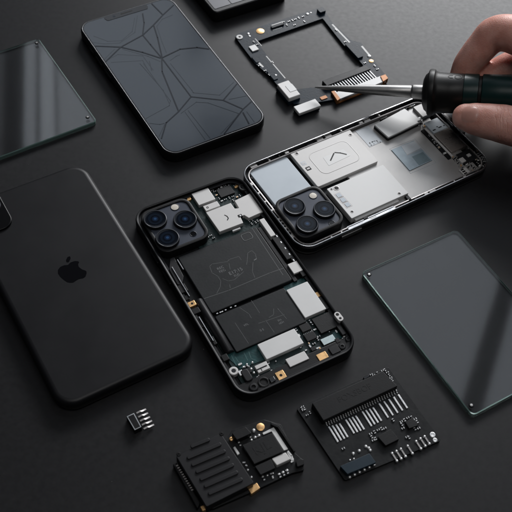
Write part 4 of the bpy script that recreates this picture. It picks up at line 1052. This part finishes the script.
# ------------------------------------------------------------------ screwdriver
TIP = at(315, 87.3, 10); HP = at(480, 94.6, 29)
ax = (HP - TIP).normalized(); tocam = -FW
zc = (tocam - ax * tocam.dot(ax)).normalized(); yc = zc.cross(ax)
SC = (HP - CAM).dot(FW) / F_PX           # mm per picture unit at the handle
mt = Matrix(((ax.x, yc.x, zc.x, TIP.x), (ax.y, yc.y, zc.y, TIP.y), (ax.z, yc.z, zc.z, TIP.z), (0, 0, 0, 1)))
th = Th('screwdriver', 'steel screwdriver with black and dark green handle held by the hand', 'screwdriver', TIP, mtx=mt)
LH = (HP - TIP).length
def X_at(px): return LH * (px - 315) / (480 - 315)
def axial(bb, prof, n=48):
    """prof: (x along axis, radius, material)"""
    rs = [[bb.bm.verts.new((x, r * math.cos(2 * math.pi * k / n), r * math.sin(2 * math.pi * k / n))) for k in range(n)] for x, r, _ in prof]
    for i in range(len(rs) - 1):
        bb.use(prof[i][2])
        for k in range(n): bb.f([rs[i][k], rs[i][(k + 1) % n], rs[i + 1][(k + 1) % n], rs[i + 1][k]])
    bb.f(list(reversed(rs[0]))); bb.f(rs[-1])
    bmesh.ops.recalc_face_normals(bb.bm, faces=bb.bm.faces)
X = X_at
b = B(); axial(b, [(0, .4, 'steel'), (X(319), .85, 'steel'), (X(328), 1.35, 'steel'), (X(340), 1.9, 'steel'), (X(355), 2.5, 'steel'), (X(368), 3.0, 'steel'), (X(390), 3.5, 'steel'), (X(412), 3.9, 'steel'), (X(413), 3.6, 'steel'), (X(414), 4.3, 'steel'), (X(415), 4.5, 'steel'), (X(426), 4.5, 'steel'), (X(428), 4.3, 'steel')])
b.put('blade', None, th)
HX = X(512)
prof = [(X(424), 5.0, 'rubber'), (X(424.6), 8.2, 'rubber'), (X(426.5), 11.0, 'rubber'), (X(429), 12.4, 'rubber'), (X(429.6), 13.6, 'rubber'), (X(430.6), 14.5, 'rubber'), (X(433), 14.8, 'rubber'), (X(435.4), 14.5, 'rubber'), (X(436.8), 13.5, 'rubber'), (X(440), 12.9, 'rubber'), (X(450), 12.5, 'rubber'), (X(463.5), 12.5, 'rubber'), (X(464), 12.3, 'handle_green'), (X(464.4), 12.55, 'handle_green'), (X(477), 12.6, 'handle_green'), (X(478), 12.5, 'rubber'), (X(478.6), 11.5, 'rubber'), (X(481), 11.5, 'rubber'), (X(481.6), 12.5, 'handle_green'), (X(482.5), 12.7, 'handle_green'), (X(500), 12.9, 'handle_green'), (X(520), 13.2, 'rubber'), (X(545), 13.4, 'rubber'), (X(565), 12.8, 'rubber'), (X(575), 11, 'rubber'), (X(580), 7, 'rubber'), (X(581), 2, 'rubber')]
b = B(); axial(b, prof, 64); hd = b.put('handle', None, th)
# ring mark and letter on the collar, raised from the curved surface
def on_handle(bb, pts, w, r):
    for (x0, a0), (x1, a1) in zip(pts, pts[1:]):
        d = Vector((x1 - x0, (a1 - a0) * r)); d.normalize(); n_ = Vector((-d.y, d.x)) * w / 2
        vs = []
        for x, a, s_ in ((x0, a0, 1), (x0, a0, -1), (x1, a1, -1), (x1, a1, 1)):
            xx = x + n_.x * s_; aa = a + n_.y * s_ / r
            vs.append(bb.bm.verts.new((xx, r * math.cos(aa), r * math.sin(aa))))
        bb.f(vs)
b = B().use('dark_print'); rh = 12.62; xc, ac = X(458.2), R(46)
on_handle(b, [(xc + 2.0 * math.cos(t * math.pi / 12), ac + 1.9 / rh * math.sin(t * math.pi / 12)) for t in range(25)], .75, rh)
on_handle(b, [(X(453.2), ac + .10), (X(450), ac + .10), (X(448.5), ac + .03), (X(449.5), ac - .08), (X(453.2), ac - .10)], .6, rh)
on_handle(b, [(X(463), ac + .16), (X(463), ac - .02)], .5, rh)
b.put('ring_mark', None, hd, 60)

# ------------------------------------------------------------------ hand
HM = mt.copy(); HM.translation = HP
th = Th('person', 'bare hand at the top right corner gripping the screwdriver handle', 'person', HP, mtx=HM)
def capsule_chain(bb, pts, n=20, sub=6):
    P = [Vector(p_[:3]) for p_ in pts]; Rr = [p_[3] for p_ in pts]
    path = []
    for i in range(len(P) - 1):
        p0, p1, p2, p3 = P[max(0, i - 1)], P[i], P[i + 1], P[min(len(P) - 1, i + 2)]
        for k in range(sub):
            t = k / sub
            lin = p1.lerp(p2, t)
            cr_ = .5 * ((2 * p1) + (p2 - p0) * t + (2 * p0 - 5 * p1 + 4 * p2 - p3) * t * t + (3 * p1 - p0 - 3 * p2 + p3) * t ** 3)
            path.append((lin.lerp(cr_, .75), Rr[i] + (Rr[i + 1] - Rr[i]) * (t * t * (3 - 2 * t))))
    path.append((P[-1], Rr[-1]))
    # end caps
    d0 = (path[1][0] - path[0][0]).normalized(); d1 = (path[-1][0] - path[-2][0]).normalized()
    a = [(path[0][0] - d0 * path[0][1] * math.sin(t), path[0][1] * math.cos(t)) for t in (1.45, 1.1, .75, .35)]
    z = [(path[-1][0] + d1 * path[-1][1] * math.sin(t), path[-1][1] * math.cos(t)) for t in (.35, .75, 1.1, 1.45)]
    path = a + path + z
    nrm = None; rings = []
    for i, (c_, r) in enumerate(path):
        d = (path[min(i + 1, len(path) - 1)][0] - path[max(i - 1, 0)][0]).normalized()
        if nrm is None: nrm = d.orthogonal().normalized()
        nrm = (nrm - d * nrm.dot(d)).normalized(); bi = d.cross(nrm)
        rings.append([bb.bm.verts.new(c_ + (nrm * math.cos(2 * math.pi * k / n) + bi * math.sin(2 * math.pi * k / n)) * r) for k in range(n)])
    bb.loft(rings)
b = B().use('skin')
index = [(-13.5, 4.5, -16.5, 7.2), (-12.5, 12, -13, 8.4), (-9.0, 21, -8, 9.3), (-2, 30, -3, 10.0), (5, 37.5, 1, 11.0), (13, 38, 4, 11.6), (28, 33.5, 9, 12.8), (54, 29.5, 14, 14.2), (80, 20, 16, 14.5)]
middle = [(3, 2, -21, 7.4), (4, 10, -19, 8.4), (8, 17, -17, 9.2), (22, 24, -16, 10), (36, 26, -14, 10.2), (58, 28, -4, 11), (80, 26, 6, 13)]
ring_f = [(26, -3, -21, 6.5), (28, 6, -20, 7.4), (34, 14, -20, 8.0), (54, 20, -20, 9.0), (84, 19, -2, 12)]
pinky = [(44, -8, -19, 5.6), (46, 0, -20, 6.4), (52, 7, -20.5, 7.0), (66, 11, -22, 7.6), (90, 9, -8, 11)]
thumb = [(-7.2, -16.8, 14.6, 8.3), (-2, -17.8, 15.6, 9.8), (8, -19.3, 16.6, 11.0), (16, -20.4, 17, 11.8), (26, -22.5, 17, 12.0), (44, -26, 16, 12.6), (62, -25, 14, 15.5), (84, -18, 12, 18), (108, -8, 8, 20)]
for fg in (index, middle, ring_f, pinky, thumb): capsule_chain(b, fg)
capsule_chain(b, [(80, 20, 12, 15), (98, 10, 8, 20), (118, 0, 6, 22), (140, -8, 8, 22), (170, -18, 16, 24), (230, -38, 40, 29), (300, -60, 70, 33)])
capsule_chain(b, [(82, 16, -4, 13), (100, 6, 0, 18), (120, -2, 2, 20)])
capsule_chain(b, [(88, 6, -8, 11), (104, -2, -2, 17), (122, -6, 2, 19)])
capsule_chain(b, [(78, -12, 14, 15), (96, -6, 10, 19), (116, -4, 6, 20)])
hand = b.put('hand', None, th, 180)
md = hand.modifiers.new('one_surface', 'REMESH'); md.mode = 'VOXEL'; md.voxel_size = .0011; md.use_smooth_shade = True
md = hand.modifiers.new('soften', 'SMOOTH'); md.factor = .5; md.iterations = 9
# the thumbnail lies on the finished skin: found by casting onto it
from mathutils.bvhtree import BVHTree
dg = bpy.context.evaluated_depsgraph_get(); ev = hand.evaluated_get(dg); hm = ev.to_mesh()
tree = BVHTree.FromPolygons([v_.co.copy() for v_ in hm.vertices], [tuple(p_.vertices) for p_ in hm.polygons]); ev.to_mesh_clear()
b = B().use('nail'); rows = []
nu, nv = 12, 10
dirn = Vector((.28, -.12, -1)).normalized()
for i in range(nu + 1):
    u = i / nu; row = []
    half = 5.3 * (1 - .30 * max(0, .3 - u) / .3 * max(0, .3 - u) / .3) * math.sqrt(max(.02, 1 - max(0, (u - .68) / .36) ** 2))
    for j in range(nv + 1):
        t = j / nv * 2 - 1
        o_ = Vector((-7.6 + 10.2 * u, -17.0 - .9 * u + half * t, 40)) - Vector((dirn.x, dirn.y, 0)) * 24
        hit, nr, _, _ = tree.ray_cast(o_ * MM, dirn)
        if hit is None: hit, nr = (o_ + dirn * 15) * MM, -dirn
        lift = .34 * (1 - t ** 4) * (1 - max(0, (u - .8) / .2) ** 2) - .04
        row.append(b.bm.verts.new(hit / MM + nr * lift))
    rows.append(row)
for a_, c_ in zip(rows, rows[1:]):
    for k in range(nv): b.f([a_[k], a_[k + 1], c_[k + 1], c_[k]])
bmesh.ops.recalc_face_normals(b.bm, faces=b.bm.faces)
if sum(f_.normal.z for f_ in b.bm.faces) < 0: bmesh.ops.reverse_faces(b.bm, faces=b.bm.faces)
b.put('nail', None, th, 180)

# ------------------------------------------------------------------ light: studio soft boxes behind and above, plus added fill lamps
w = bpy.data.worlds.new('World'); scene.world = w; w.use_nodes = True
w.node_tree.nodes['Background'].inputs[0].default_value = (.75, .85, 1, 1); w.node_tree.nodes['Background'].inputs[1].default_value = .02


def area(name, loc, target, sx, sy, power, col=(1, 1, 1)):
    l = bpy.data.lights.new(name, 'AREA'); l.shape = 'RECTANGLE'; l.size = sx; l.size_y = sy; l.energy = power; l.color = col
    ob = bpy.data.objects.new(name, l); COL.objects.link(ob); ob.location = loc
    d = Vector(target) - Vector(loc); ob.rotation_euler = d.to_track_quat('-Z', 'Y').to_euler(); return ob


def overhead(name, p0, p1, width, L, col=(.84, .91, 1)):
    """a horizontal soft box 1 m over the table; p0-p1 is one long edge, width goes to its left (negative: right)"""
    p0, p1 = Vector(p0), Vector(p1); d = p1 - p0; ln = d.length; d.normalize(); nn = Vector((-d.y, d.x))
    c_ = (p0 + p1) / 2 + nn * width / 2
    l = bpy.data.lights.new(name, 'AREA'); l.shape = 'RECTANGLE'; l.size = abs(width); l.size_y = ln; l.color = col
    l.energy = L * math.pi * abs(width) * ln
    ob = bpy.data.objects.new(name, l); COL.objects.link(ob); ob.location = (c_.x, c_.y, 1.0)
    ob.rotation_euler = (0, 0, math.atan2(d.y, d.x) - math.pi / 2)


LO = 1.0
area('key_softbox', (.55, 1.95, .98), (.05, .05, 0), 1.35, .6, 54, (.98, .985, 1))
area('added_high_fill', (.15, -.28, 1.35), (.0, .05, 0), .8, .35, 4.0, (1, .99, .98))  # unseen fill lamp, added to brighten the hand and pale parts
overhead('ceiling_softbox_right', (.354, .30), (.545, .88), -.40, LO * .8)
overhead('ceiling_softbox', (.533, .95), (.737, 1.55), .78, LO)
overhead('ceiling_softbox_near', (.305, .28), (.532, .948), .50, LO * .8)
overhead('ceiling_softbox_left', (-.420, .98), (-.545, 1.58), -.30, LO)
overhead('ceiling_strip', (-.458, .98), (-.583, 1.58), -.030, LO * 1.35)
overhead('ceiling_strip', (-.493, .98), (-.618, 1.58), -.024, LO * 1.1)
overhead('added_far_left_fill', (-.522, .90), (-.664, 1.58), .40, LO * .22)  # dim lamp added to lift the dark part of the left pane's reflection

# ------------------------------------------------------------------ render look
scene.view_settings.view_transform = 'Standard'; scene.view_settings.look = 'None'; scene.view_settings.exposure = 0; scene.view_settings.gamma = 1
scene.render.engine = 'CYCLES'
scene.cycles.use_denoising = True
scene.cycles.max_bounces = 10; scene.cycles.transmission_bounces = 8; scene.cycles.caustics_reflective = False; scene.cycles.caustics_refractive = True
